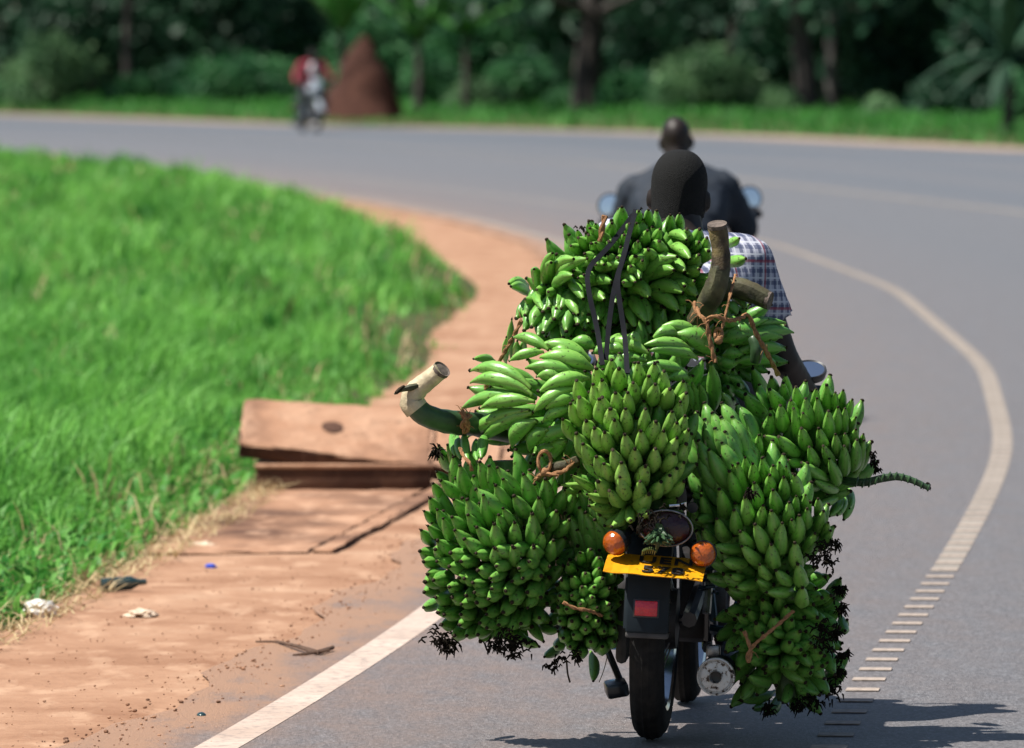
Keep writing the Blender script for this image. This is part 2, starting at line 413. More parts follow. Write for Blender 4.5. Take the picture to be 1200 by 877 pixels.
# ------------------------------------------------------------------ people (built early: few objects to evaluate)
def build_person(label, group, root_mx, P, hair=True, shirt='plaid', sleeve='short', trouser='trousers', shoe='shoe_dark', scarf=False, vox=.009):
    root = empty('person', label, 'person', group); root.matrix_world = root_mx
    root.matrix_basis = root_mx
    V = Vector
    hc = V(P['head']); nb = V(P['neck']); pel = V(P['pelvis']); ch = V(P['chest'])
    b = MB()
    hz = P.get('hs', 1.0)
    E = lambda c, r, rot=None, n=14, m=10: b.ell(hc + V(c) * hz, tuple(x * hz for x in r), rot, n, m)
    E((0, -.008, .022), (.073, .094, .088), n=20, m=14); E((0, -.010, -.012), (.070, .086, .070), n=20, m=14)
    E((0, .030, -.048), (.058, .068, .072)); E((0, .062, -.085), (.032, .032, .024))
    for sx in (-1, 1):
        E((sx * .077, -.008, -.022), (.011, .022, .032), (0, 0, sx * .35)); E((sx * .034, .072, -.022), (.024, .02, .02))
    E((0, .100, -.020), (.013, .018, .024)); E((0, .092, .024), (.046, .014, .012)); E((0, .092, -.054), (.024, .013, .010))
    b.cap(hc + V((0, -.028, -.040)) * hz, nb, .060, .066)
    b.cap(nb, ch, .075, .12); b.cap(ch + V((-.05, 0, 0)), pel + V((-.05, 0, 0)), .115, .12); b.cap(ch + V((.05, 0, 0)), pel + V((.05, 0, 0)), .115, .12)
    sl = MB(); tr = MB()
    sl.cap(nb + V((0, -.01, -.03)), ch, .085, .135)
    for q in (-.055, .055): sl.cap(ch + V((q, 0, 0)), pel + V((q, 0, .03)), .128, .13)
    sl.tube([nb + V((0, -.012, -.01)), nb + V((0, -.004, .022))], [.078, .068], 16)
    tr.cap(pel + V((-.07, 0, 0)), pel + V((.07, 0, 0)), .135, .135)
    for s, k in ((-1, 'L'), (1, 'R')):
        sh, el, wr = V(P['sh' + k]), V(P['el' + k]), V(P['wr' + k]); g = V(P['gr' + k])
        b.cap(sh, el, .052, .040); b.cap(el, wr, .041, .027)
        b.cap(nb + V((s * .03, 0, -.03)), sh, .06, .055)
        sl.cap(nb + V((s * .03, -.005, -.035)), sh, .07, .068)
        sl.cap(ch + V((s * .06, 0, .02)), sh + V((0, 0, -.03)), .12, .062)
        if sleeve == 'short': e2 = sh.lerp(el, .62); sl.tube([sh, sh.lerp(el, .3), e2], [.066, .068, .070], 14)
        else:
            if shirt == 'jacket': sl.cap(nb + V((0, -.02, -.07)), sh, .072, .085); sl.cap(nb + V((s * .05, -.035, -.13)), ch + V((s * .09, -.02, 0)), .10, .15); sl.cap(ch + V((s * .09, -.02, 0)), pel + V((s * .07, 0, .05)), .15, .14); sl.cap(ch + V((s * .05, 0, -.02)), sh.lerp(el, .5), .13, .075); sl.cap(sh, el, .088, .072)
            sl.cap(sh, el, .068, .058); sl.tube([el, el.lerp(wr, .93)], [.056, .042], 12)
        # hand: palm and five fingers closed round the grip
        gx = V((s, 0, 0)); fw = (g - wr).normalized(); up = V((0, 0, 1))
        palm = g + V((0, -.035, .022)); b.cap(wr, palm, .026, .017)
        b.box(palm + V((0, .005, 0)), (.082, .060, .026), (-.35, 0, 0), .010)
        for i, (off, ln) in enumerate(((.034, .92), (.012, 1.0), (-.010, .95), (-.031, .78))):
            p0 = palm + V((s * -off, .03, .002)); p1 = g + V((s * -off, .026, .010)); p2 = g + V((s * -off, .026, -.018)); p3 = g + V((s * -off, .004, -.026 * ln))
            b.cap(p0, p1, .0095, .0090, 8); b.cap(p1, p2, .0090, .0082, 8); b.cap(p2, p3, .0082, .0070, 8)
        t0 = palm + V((s * -.040, -.005, -.004)); t1 = g + V((s * -.052, .004, -.020)); t2 = g + V((s * -.030, .020, -.026))
        b.cap(t0, t1, .0115, .010, 8); b.cap(t1, t2, .010, .0085, 8)
        hp, kn, an = V(P['hp' + k]), V(P['kn' + k]), V(P['an' + k])
        b.cap(hp, kn, .078, .055); b.cap(kn, an, .055, .036)
        tr.cap(hp, kn, .092, .070); tr.tube([kn, kn.lerp(an, .5), kn.lerp(an, .94)], [.070, .064, .056], 14); tr.ell(kn, (.072,) * 3)
        b.cap(an, an + V((0, .10, -.05)), .034, .026)
        f = MB(); f.cap(an + V((0, -.045, -.045)), an + V((0, .10, -.055)), .038, .040, 12); f.cap(an + V((0, .09, -.058)), an + V((0, .16, -.062)), .040, .028, 12)
        f.box(an + V((0, .05, -.092)), (.082, .27, .018), None, .008)
        f.cap(an + V((0, -.015, -.005)), an + V((0, -.02, -.04)), .045, .045, 12)
        link('shoe', remeshed(f, 'shoe', M[shoe], .010, 3), root)
    link('body', remeshed(b, 'body', M['skin'], vox, 3), root)
    link('shirt' if shirt != 'jacket' else 'jacket', remeshed(sl, 'shirt', M[shirt], .011, 3, .006), root)
    link('trousers', remeshed(tr, 'trousers', M[trouser], .012, 3, .004), root)
    for sx in (-1, 1): MB().ell(hc + V((sx * .032, .0865, .004)) * hz, (.011 * hz,) * 3).obj('eye', M['eye'], root)
    if hair:
        h = MB(); n, m = 40, 26
        for a in range(m + 1):
            q = a / m
            for k_ in range(n):
                th = 2 * math.pi * k_ / n
                if q < .62:
                    ph = q / .62 * math.pi / 2; rr = math.sin(ph) ** .83; z = .024 + .093 * math.cos(ph) ** .96
                else:
                    u = (q - .62) / .38; rr = 1 - .10 * u * u; z = .024 - .113 * u
                h.v.append(tuple(hc + V((.0770 * rr * math.cos(th), -.008 + .0985 * rr * math.sin(th), z)) * hz))
        for a in range(m):
            for k_ in range(n): h.f.append((a * n + k_, (a + 1) * n + k_, (a + 1) * n + (k_ + 1) % n, a * n + (k_ + 1) % n))
        keep = []
        for f in h.f:
            c = sum((V(h.v[i]) for i in f), V()) / len(f) - hc
            lim = -.082 + .03 * max(0, c.y + .06) / .06 if c.y < -.01 else (-.015 if c.y < .03 else .062)
            if c.z > lim * hz: keep.append(f)
        h.f = keep; h.mi = [0] * len(keep)
        ho = h.obj('hair', M['hair'], root)
    if scarf:
        s2 = MB(); s2.ell(ch + V((0, .12, .03)), (.07, .05, .13)); s2.obj('white_vest', M['white_cloth'], root)
    return root

def bike_matrix(x, y, yaw, lean):
    return Matrix.Translation((x, y, .004)) @ Matrix.Rotation(yaw, 4, 'Z') @ Matrix.Rotation(lean, 4, 'Y')
BX, BY = .346, 21.24
MX1 = bike_matrix(BX, BY, -R(5.3), R(2.3))
MX2 = bike_matrix(.800, 38.35, -R(1.5), -R(3.0))
MX3 = bike_matrix(-4.12, 168.0, math.pi + R(15), 0)

P1 = dict(head=(-.045, .84, 1.350), neck=(-.035, .79, 1.225), chest=(-.015, .72, 1.07), pelvis=(0, .60, .86), hs=.95,
          shL=(-.20, .78, 1.22), shR=(.140, .78, 1.186), elL=(-.30, .86, .95), elR=(.242, .86, .93), wrL=(-.315, 1.00, .835), wrR=(.305, 1.00, .835),
          grL=(-.32, 1.06, .82), grR=(.32, 1.06, .82), hpL=(-.10, .62, .82), hpR=(.10, .62, .82), knL=(-.22, .98, .62), knR=(.22, .98, .62),
          anL=(-.17, .68, .275), anR=(.19, .68, .30))
P2 = dict(head=(.0, .84, 1.300), neck=(0, .80, 1.185), chest=(0, .74, 1.00), pelvis=(0, .60, .84), hs=.93,
          shL=(-.198, .80, 1.065), shR=(.198, .80, 1.065), elL=(-.285, .88, .87), elR=(.29, .88, .87), wrL=(-.32, 1.00, .94), wrR=(.32, 1.00, .94),
          grL=(-.32, 1.06, .93), grR=(.32, 1.06, .93), hpL=(-.10, .62, .80), hpR=(.10, .62, .80), knL=(-.22, .98, .62), knR=(.22, .98, .62),
          anL=(-.19, .68, .30), anR=(.19, .68, .30))
P3 = dict(P2); P3.update(head=(0, .78, 1.52), neck=(0, .74, 1.39), chest=(0, .70, 1.2), pelvis=(0, .62, .88), shL=(-.21, .74, 1.32), shR=(.21, .74, 1.32), elL=(-.36, .84, 1.08), elR=(.36, .84, 1.08))
build_person('person with short black hair and checked shirt riding behind the banana load', 'motorcycle riders', MX1, P1, True, 'plaid', 'short', shoe='shoe_blue')
build_person('bald person in dark jacket riding the motorcycle ahead', 'motorcycle riders', MX2, P2, False, 'jacket', 'long')
build_person('distant person in red shirt riding towards the camera', 'motorcycle riders', MX3, P3, True, 'red_cloth', 'long', scarf=True, vox=.016)

# ------------------------------------------------------------------ motorcycle
def build_bike(label, mx, bar_z=.93, tank='black_paint', shell='fender', plate_text=True, mirrors='up', front='black_paint'):
    root = empty('motorcycle', label, 'motorcycle', 'motorcycles on the road'); root.matrix_world = mx; root.matrix_basis = mx
    V = Vector
    def wheel(y, r, wd):
        h = MB(); h.lathe([(.02, -.06), (.075, -.055), (.08, 0), (.075, .055), (.02, .06)], (0, y, r), 'x', 24)
        hub = h.obj('wheel', M['engine'], root)
        prof = []
        for a in range(-90, 91, 10):
            q = R(a); rr = r - .052 + .052 * math.cos(q) ** .8; xx = wd * math.sin(q)
            if a in (-20, 20, -50, 50, 0): rr -= .003
            prof.append((rr, xx))
        prof += [(r - .085, wd * .72), (r - .085, -wd * .72)]
        MB().lathe(prof, (0, y, r), 'x', 64, True).obj('tyre', M['tyre'], hub)
        MB().lathe([(r - .085, -.035), (r - .075, -.04), (r - .075, .04), (r - .085, .035), (r - .10, 0)], (0, y, r), 'x', 40, True).obj('rim', M['chrome'], hub)
        sp = MB()
        for k in range(24):
            a = 2 * math.pi * k / 24; a2 = a + (.25 if k % 2 else -.25); sx = .045 if k % 4 < 2 else -.045
            sp.tube([(sx, y + .06 * math.cos(a2), r + .06 * math.sin(a2)), (0, y + (r - .09) * math.cos(a), r + (r - .09) * math.sin(a))], .002, 5)
        so = sp.obj('spokes', M['steel'], hub); so['kind'] = 'stuff'
    wheel(0, .305, .0435); wheel(1.20, .300, .040)
    # rear mudguard: curved shell with side lips
    def shell_arc(yc, zc, r, a0, a1, half, lip, n=14, th=.006):
        m = MB(); vs = []; fs = []
        sec = [(-half, -lip), (-half, 0), (-half * .6, .007), (half * .6, .007), (half, 0), (half, -lip)]
        sec2 = [(x * .93, h - th) for x, h in reversed(sec)]
        S = sec + sec2; k = len(S)
        for i in range(n + 1):
            a = a0 + (a1 - a0) * i / n
            for x, h in S:
                rr = r + h
                vs.append((x, yc + rr * math.cos(a), zc + rr * math.sin(a)))
        for i in range(n):
            for j in range(k): fs.append((i * k + j, i * k + (j + 1) % k, (i + 1) * k + (j + 1) % k, (i + 1) * k + j))
        fs.append(tuple(reversed(range(k)))); fs.append(tuple(range(n * k, n * k + k)))
        m.add(vs, fs); return m
    mg = shell_arc(0, .30, .345, R(60), R(180), .054, .045).obj('mudguard', M[shell], root)
    # flat flap of the mudguard behind the tyre, with a grey lip
    fl = MB(); fl.box((.006, -.352, .368), (.106, .014, .155), (R(-5), 0, 0), .006); fl.obj('mudflap', M['fender'], mg)
    MB().box((.006, -.350, .286), (.106, .020, .016), None, .005).obj('flap_lip', M['grey_plastic'], mg)
    rf = MB(); rf.box((.002, -.362, .352), (.056, .008, .038), (R(-5), 0, 0), .003).obj('reflector', M['reflector'], mg)
    MB().box((.002, -.3585, .352), (.064, .006, .046), (R(-5), 0, 0), .002).obj('reflector_base', M['black_paint'], mg)
    # tail light
    tl = MB(); tl.ell((.044, -.36, .552), (.064, .032, .043), None, 24, 14); tl = tl.obj('tail_light', M['tail_red'], root)
    ri = MB(); ri.tube([(.044 + .065 * math.cos(a), -.372, .552 + .044 * math.sin(a)) for a in [2 * math.pi * k / 28 for k in range(29)]], .0024, 8, False); ri.obj('light_rim', M['steel'], tl)
    MB().box((.03, -.325, .558), (.12, .06, .075), None, .015).obj('light_housing', M['black_paint'], tl)
    # indicators
    for sx, (ix, iz), rot in ((-1, (-.078, .512), (R(20), 0, R(-38))), (1, (.138, .494), (R(4), 0, R(-6)))):
        im = MB(); im.lathe([(.0, .026), (.012, .0255), (.022, .022), (.029, .013), (.032, .0), (.032, -.006)], (0, 0, 0), 'y', 24)
        Mx = Matrix.Translation((ix, -.385, iz)) @ Euler(rot).to_matrix().to_4x4()
        ind = im.obj('indicator', M['amber'], root, mx=Mx)
        hb = MB(); hb.lathe([(.0335, -.008), (.0335, .002), (.032, .003), (.030, -.006), (.022, -.034), (.0, -.036)], (0, 0, 0), 'y', 24); hb.obj('indicator_cup', M['black_paint'], ind)
        MB().tube([(ix * .98, -.355, iz), (ix * .6, -.30, iz + .03), (0, -.26, iz + .04)], .010, 8).obj('indicator_stalk', M['black_paint'], root)
    # number plate, leaning back and creased on the left
    pl = MB(); W2, H2 = .122, .062; nx = 12; vs = []; fs = []
    for side in (0, 1):
        for j in range(3):
            for i in range(nx + 1):
                x = -W2 + 2 * W2 * i / nx; z = -H2 + H2 * j
                t = max(0, (-.03 - x) / .09)
                d = .006 * t * (1 if j == 2 else -.3) + .002 * math.sin(i * 1.3 + j) * (t > 0) + (.004 * max(0, x - .08) / .04)
                vs.append((x, d + (.002 if side else 0), z))
    n1 = 3 * (nx + 1)
    for j in range(2):
        for i in range(nx):
            a = j * (nx + 1) + i; fs += [(a, a + 1, a + nx + 2, a + nx + 1), (n1 + a + nx + 1, n1 + a + nx + 2, n1 + a + 1, n1 + a)]
    def edge(a, b): fs.append((b, a, a + n1, b + n1))
    for i in range(nx): edge(i, i + 1); edge(2 * (nx + 1) + i + 1, 2 * (nx + 1) + i)
    for j in range(2): edge((j + 1) * (nx + 1), j * (nx + 1)); edge(j * (nx + 1) + nx, (j + 1) * (nx + 1) + nx)
    pl.add(vs, fs)
    pmx = Matrix.Translation((.022, -.392, .460)) @ Matrix.Rotation(R(2.0), 4, 'Y') @ Matrix.Rotation(R(-70), 4, 'X')
    po = pl.obj('number_plate', M['plate'], root, False, pmx)
    if plate_text:
        for txt, cx, cz, sz in (('UEN', .025, .016, .058), ('578', .022, -.040, .058)):
            cu = bpy.data.curves.new('plate_lettering', 'FONT'); cu.body = txt; cu.size = sz; cu.align_x = 'CENTER'; cu.extrude = .0008; cu.space_character = 1.12; cu.offset = .0012
            cu.materials.append(M['ink'])
            to_ = link('plate_lettering', cu); dg = bpy.context.evaluated_depsgraph_get(); tm = bpy.data.meshes.new_from_object(to_.evaluated_get(dg)); bpy.data.objects.remove(to_); tm.name = 'plate_lettering'
            link('plate_lettering', tm, po, Matrix.Translation((cx, -.0035, cz - .008)) @ Matrix.Rotation(R(90), 4, 'X') @ Matrix.Diagonal((1.12, .92, 1, 1)))
    MB().box((.018, -.34, .446), (.09, .10, .012), (R(8), 0, 0), .003).obj('plate_bracket', M['black_paint'], root)
    # swingarm, chain case, axle
    sw = MB()
    for sx in (-1, 1): sw.tube([(sx * .085, -.02, .305), (sx * .08, .45, .36)], .020, 8)
    sw.tube([(-.10, 0, .305), (.10, 0, .305)], .012, 10); sw.obj('swingarm', M['black_paint'], root)
    cc = MB(); cc.box((-.072, .16, .30), (.03, .60, .17), (R(4), 0, 0), .014); cc.obj('chain_case', M['grey_plastic'], root)
    # frame tubes
    fr = MB()
    for sx in (-1, 1):
        fr.tube([(sx * .10, -.28, .60), (sx * .11, .3, .64), (sx * .09, .55, .62), (sx * .05, .98, .80)], .014, 8)
        fr.tube([(sx * .11, .05, .62), (sx * .10, .45, .38), (sx * .10, .5, .22)], .013, 8)
        fr.tube([(0, 1.0, .78), (sx * .06, .92, .45), (sx * .08, .75, .20), (sx * .10, .48, .20)], .014, 8)
    fr.obj('frame', M['black_paint'], root)
    for sx in (-1, 1):
        sa = MB(); sa.tube([(sx * .125, .02, .32), (sx * .13, .10, .60)], .011, 8); so = sa.obj('shock_absorber', M['steel'], root)
        spn = MB(); pts = []
        for k in range(64):
            a = k * .9; q = k / 63; pts.append((sx * (.126 + .003 * q) + .024 * math.cos(a), .035 + .055 * q + .024 * math.sin(a), .37 + .20 * q))
        spn.tube(pts, .0045, 6); spn.obj('spring', M['blue_steel'], so)
    # foot pegs and their blue brackets
    for sx in (-1, 1):
        br = MB(); br.tube([(sx * .115, .16, .42), (sx * .135, .14, .30), (sx * .12, .40, .25)], .011, 8)
        br.tube([(sx * .125, .16, .275), (sx * .22, .17, .265)], .009, 8); bo = br.obj('footrest_bracket', M['blue_steel'], root)
        MB().box((sx * .245, .17, .265), (.09, .035, .026), None, .008).obj('footrest', M['rubber'], bo)
        MB().box((sx * .20, .64, .235), (.11, .035, .03), None, .009).obj('rider_footrest', M['rubber'], root)
    ss = MB(); ss.tube([(-.155, .10, .275), (-.075, -.03, .135), (-.068, -.035, .12)], .009, 8); so = ss.obj('side_stand', M['black_paint'], root)
    MB().box((-.087, -.05, .128), (.056, .075, .036), (R(8), R(-12), R(10)), .008).obj('stand_foot', M['black_paint'], so)
    # exhaust
    ex = MB(); ex.lathe([(.030, -.62), (.044, -.58), (.047, -.40), (.047, .0), (.044, .012)], (.165, -.12, .175), 'y', 28)
    ex.tube([(.165, .48, .18), (.14, .62, .16), (.10, .82, .25), (.06, .88, .42)], .019, 10)
    exo = ex.obj('exhaust', M['engine'], root)
    ec = MB(); ec.lathe([(.0125, .017), (.0155, .032), (.0165, .018), (.036, .016), (.040, .012), (.0435, .019), (.047, .018), (.048, .004), (.046, -.004)], (.165, -.12, .175), 'y', 36); ec.obj('exhaust_end_cap', M['endcap'], exo)
    MB().lathe([(.0, -.005), (.0135, -.004), (.0135, .028)], (.165, -.12, .175), 'y', 18).obj('exhaust_outlet', M['black_paint'], exo)
    MB().box((.150, -.04, .232), (.035, .03, .03), None, .005).obj('exhaust_clamp', M['steel'], exo)
    # engine with fins
    en = MB(); en.box((0, .66, .33), (.24, .34, .24), None, .04); 
    for k in range(7): en.box((0, .80, .46 + k * .022), (.16, .16, .010), (R(-20), 0, 0), .003)
    en.box((0, .80, .52), (.11, .11, .18), (R(-20), 0, 0), .02); en.lathe([(.0, .14), (.085, .14), (.10, .12), (.10, -.12), (.085, -.14), (.0, -.14)], (0, .60, .33), 'x', 20); en.obj('engine', M['engine'], root)
    # tank, seat, side panels, rack
    tk = MB(); tk.ell((0, .90, .83), (.135, .25, .105), (R(-6), 0, 0), 20, 12); tk.obj('fuel_tank', M[tank], root)
    se = MB(); se.box((0, .34, .755), (.25, .72, .085), (R(-1), 0, 0), .035, 3); se.obj('seat', M['seat'], root)
    for sx in (-1, 1): MB().box((sx * .115, .42, .58), (.02, .28, .17), None, .009).obj('side_panel', M[tank], root)
    rk = MB()
    for sx in (-1, 1): rk.tube([(sx * .11, .12, .69), (sx * .12, -.05, .70), (sx * .09, -.16, .70), (0, -.18, .70)], .009, 8)
    for yy in (.04, -.04, -.12): rk.tube([(-.10, yy, .70), (.10, yy, .70)], .007, 8)
    rk.obj('rear_rack', M['steel'], root)
    MB().tube([(.05, -.37, .607), (.075, -.372, .610), (.088, -.368, .618), (.088, -.36, .58)], .004, 8).obj('grab_rail', M['chrome'], root)
    # front end
    fk = MB()
    for sx in (-1, 1): fk.tube([(sx * .085, 1.20, .30), (sx * .085, 1.02, .86)], [.022, .017], 10)
    fk.tube([(-.09, 1.03, .84), (.09, 1.03, .84)], .02, 8); fk.tube([(-.09, 1.2, .30), (.09, 1.2, .30)], .012, 8); fk.obj('front_fork', M['steel'], root)
    shell_arc(1.20, .30, .325, R(25), R(165), .055, .03).obj('front_mudguard', M[front], root)
    hd = MB(); hd.ell((0, 1.15, .84), (.085, .07, .085), None, 18, 12); ho = hd.obj('headlight', M[front], root)
    MB().lathe([(.0, .0), (.05, -.004), (.074, -.018), (.078, -.03)], (0, 1.215, .84), 'y', 22).obj('headlight_glass', M['silver_paint'], ho, mx=Matrix.Translation((0, 2 * 1.215, 0)) @ Matrix.Diagonal((1, -1, 1, 1)))
    if front != 'black_paint':
        fa = MB(); fa.box((0, 1.12, .97), (.20, .04, .18), (R(28), 0, 0), .03); fa.obj('fairing', M[front], root)
        for sx in (-1, 1): MB().box((sx * .20, .92, .48), (.06, .05, .36), (R(8), 0, 0), .02).obj('leg_shield', M[front], root)
    hb = MB(); hb.tube([(-.36, 1.06, bar_z), (-.20, 1.09, bar_z + .01), (-.08, 1.05, bar_z - .03), (.08, 1.05, bar_z - .03), (.20, 1.09, bar_z + .01), (.36, 1.06, bar_z)], .011, 10); hbo = hb.obj('handlebar', M['black_paint'], root)
    for sx in (-1, 1):
        MB().tube([(sx * .255, 1.075, bar_z + .005), (sx * .375, 1.058, bar_z)], .017, 12).obj('grip', M['rubber'], hbo)
        MB().tube([(sx * .24, 1.09, bar_z + .005), (sx * .30, 1.12, bar_z - .005), (sx * .37, 1.115, bar_z - .01)], .006, 6).obj('lever', M['steel'], hbo)
    for sx in (-1, 1):
        if mirrors == 'up': c = V((sx * .322, 1.03, 1.005)); rot = (R(-6), 0, R(6 * sx)); rr = .058
        else: c = V((sx * .302, 1.0, .896)); rot = (R(-61), 0, 0); rr = .044
        Mx = Matrix.Translation(c) @ Euler(rot).to_matrix().to_4x4()
        mm = MB(); mm.lathe([(rr * .88, .006), (rr, .008), (rr * 1.04, .0), (rr * .95, -.014), (rr * .5, -.024), (0, -.026)], (0, 0, 0), 'y', 28)
        mo = mm.obj('mirror', M['black_paint'], root, mx=Mx)
        MB().lathe([(0, .0065), (rr * .6, .0063), (rr * .95, .0058)], (0, 0, 0), 'y', 28).obj('mirror_glass', M['mirror'], mo)
        MB().tube([c + V((0, .012, -.01)), c + V((-sx * .03, .05, -.04 if mirrors == 'up' else .02)), (sx * .235, 1.08, bar_z + .01)], .0055, 8).obj('mirror_stalk', M['black_paint'], root)
    return root
build_bike('black motorcycle with yellow number plate carrying the load of green bananas', MX1, mirrors='low', bar_z=.82)
build_bike('motorcycle with two round mirrors ahead of the banana load', MX2, tank='red_paint', plate_text=False)
build_bike('distant oncoming motorcycle with pale front near the termite mound', MX3, tank='silver_paint', front='silver_paint', plate_text=False)

# ------------------------------------------------------------------ bananas
def banana_mesh(bend, sides=10, nub=0, fat=1.0, seed=0, long=False):
    rr = random.Random(seed)
    prof = [(0, .30), (.05, .34), (.12, .50), (.22, .80), (.36, .97), (.5, 1.0), (.64, .97), (.78, .83), (.87, .62), (.93, .42), (.965, .30), (1.0, .26)]
    if long: prof = [(0, .30), (.05, .33), (.12, .48), (.22, .78), (.36, .97), (.5, 1.0), (.64, .93), (.77, .74), (.86, .52), (.93, .33), (.965, .22), (1.0, .16)]
    vs = []; fs = []; ridge = []
    for i, (t, r) in enumerate(prof):
        u = t + .0
        off = bend * (4 * u * (1 - u)) ** .9 if 0 < u < 1 else 0
        for j in range(sides):
            a = 2 * math.pi * j / sides
            m = 1.065 if j % 2 == 0 else .935
            rad = r * fat * (m if .1 < t < .92 else 1)
            vs.append((rad * math.cos(a) + off, rad * math.sin(a), t)); ridge.append(1.0 if (j % 2 == 0 and .1 < t < .93) else 0.)
    k = len(prof)
    for i in range(k - 1):
        for j in range(sides):
            fs.append((i * sides + j, i * sides + (j + 1) % sides, (i + 1) * sides + (j + 1) % sides, (i + 1) * sides + j))
    fs.append(tuple(reversed(range(sides))))
    ng = len(fs)
    # dried flower end
    o = (k - 1) * sides
    if nub == 0:
        fs.append(tuple(range(o, o + sides)))
    else:
        base = len(vs)
        for (dz, r) in ((.012, .25), (.035, .16)):
            for j in range(sides): 
                a = 2 * math.pi * j / sides; q = r * rr.uniform(.75, 1.25)
                vs.append((q * math.cos(a) + .03, q * math.sin(a), 1 + dz)); ridge.append(0)
        for j in range(sides):
            fs.append((o + j, o + (j + 1) % sides, base + (j + 1) % sides, base + j))
            fs.append((base + j, base + (j + 1) % sides, base + sides + (j + 1) % sides, base + sides + j))
        fs.append(tuple(range(base + sides, base + 2 * sides)))
        if nub == 2:
            for q in range(4):
                a = rr.uniform(0, 6.28); d = rr.uniform(.15, .36); z0 = 1.02; z1 = 1.02 + rr.uniform(.04, .10)
                b0 = len(vs)
                vs += [(.12 * math.cos(a + .8), .12 * math.sin(a + .8), z0), (.12 * math.cos(a - .8), .12 * math.sin(a - .8), z0), (d * math.cos(a), d * math.sin(a), z1)]
                ridge += [0, 0, 0]; fs.append((b0, b0 + 1, b0 + 2))
    return vs, fs, ng, ridge
BMESH = {}
def bmesh_for(mat, bend, nub, long=False):
    key = (mat, bend, nub, long)
    if key not in BMESH:
        vs, fs, ng, ridge = banana_mesh((.35, .8, 1.35)[bend], 10, nub, 1, bend * 7 + nub, long)
        me = bpy.data.meshes.new('banana'); me.from_pydata(vs, [], fs)
        me.materials.append(M[mat]); me.materials.append(M['tip'])
        me.polygons.foreach_set('material_index', [0] * ng + [1] * (len(fs) - ng))
        at = me.attributes.new('ridge', 'FLOAT_COLOR', 'POINT'); at.data.foreach_set('color', [c for r in ridge for c in (r, r, r, 1)])
        me.polygons.foreach_set('use_smooth', [True] * len(fs)); me.update()
        BMESH[key] = me
    return BMESH[key]

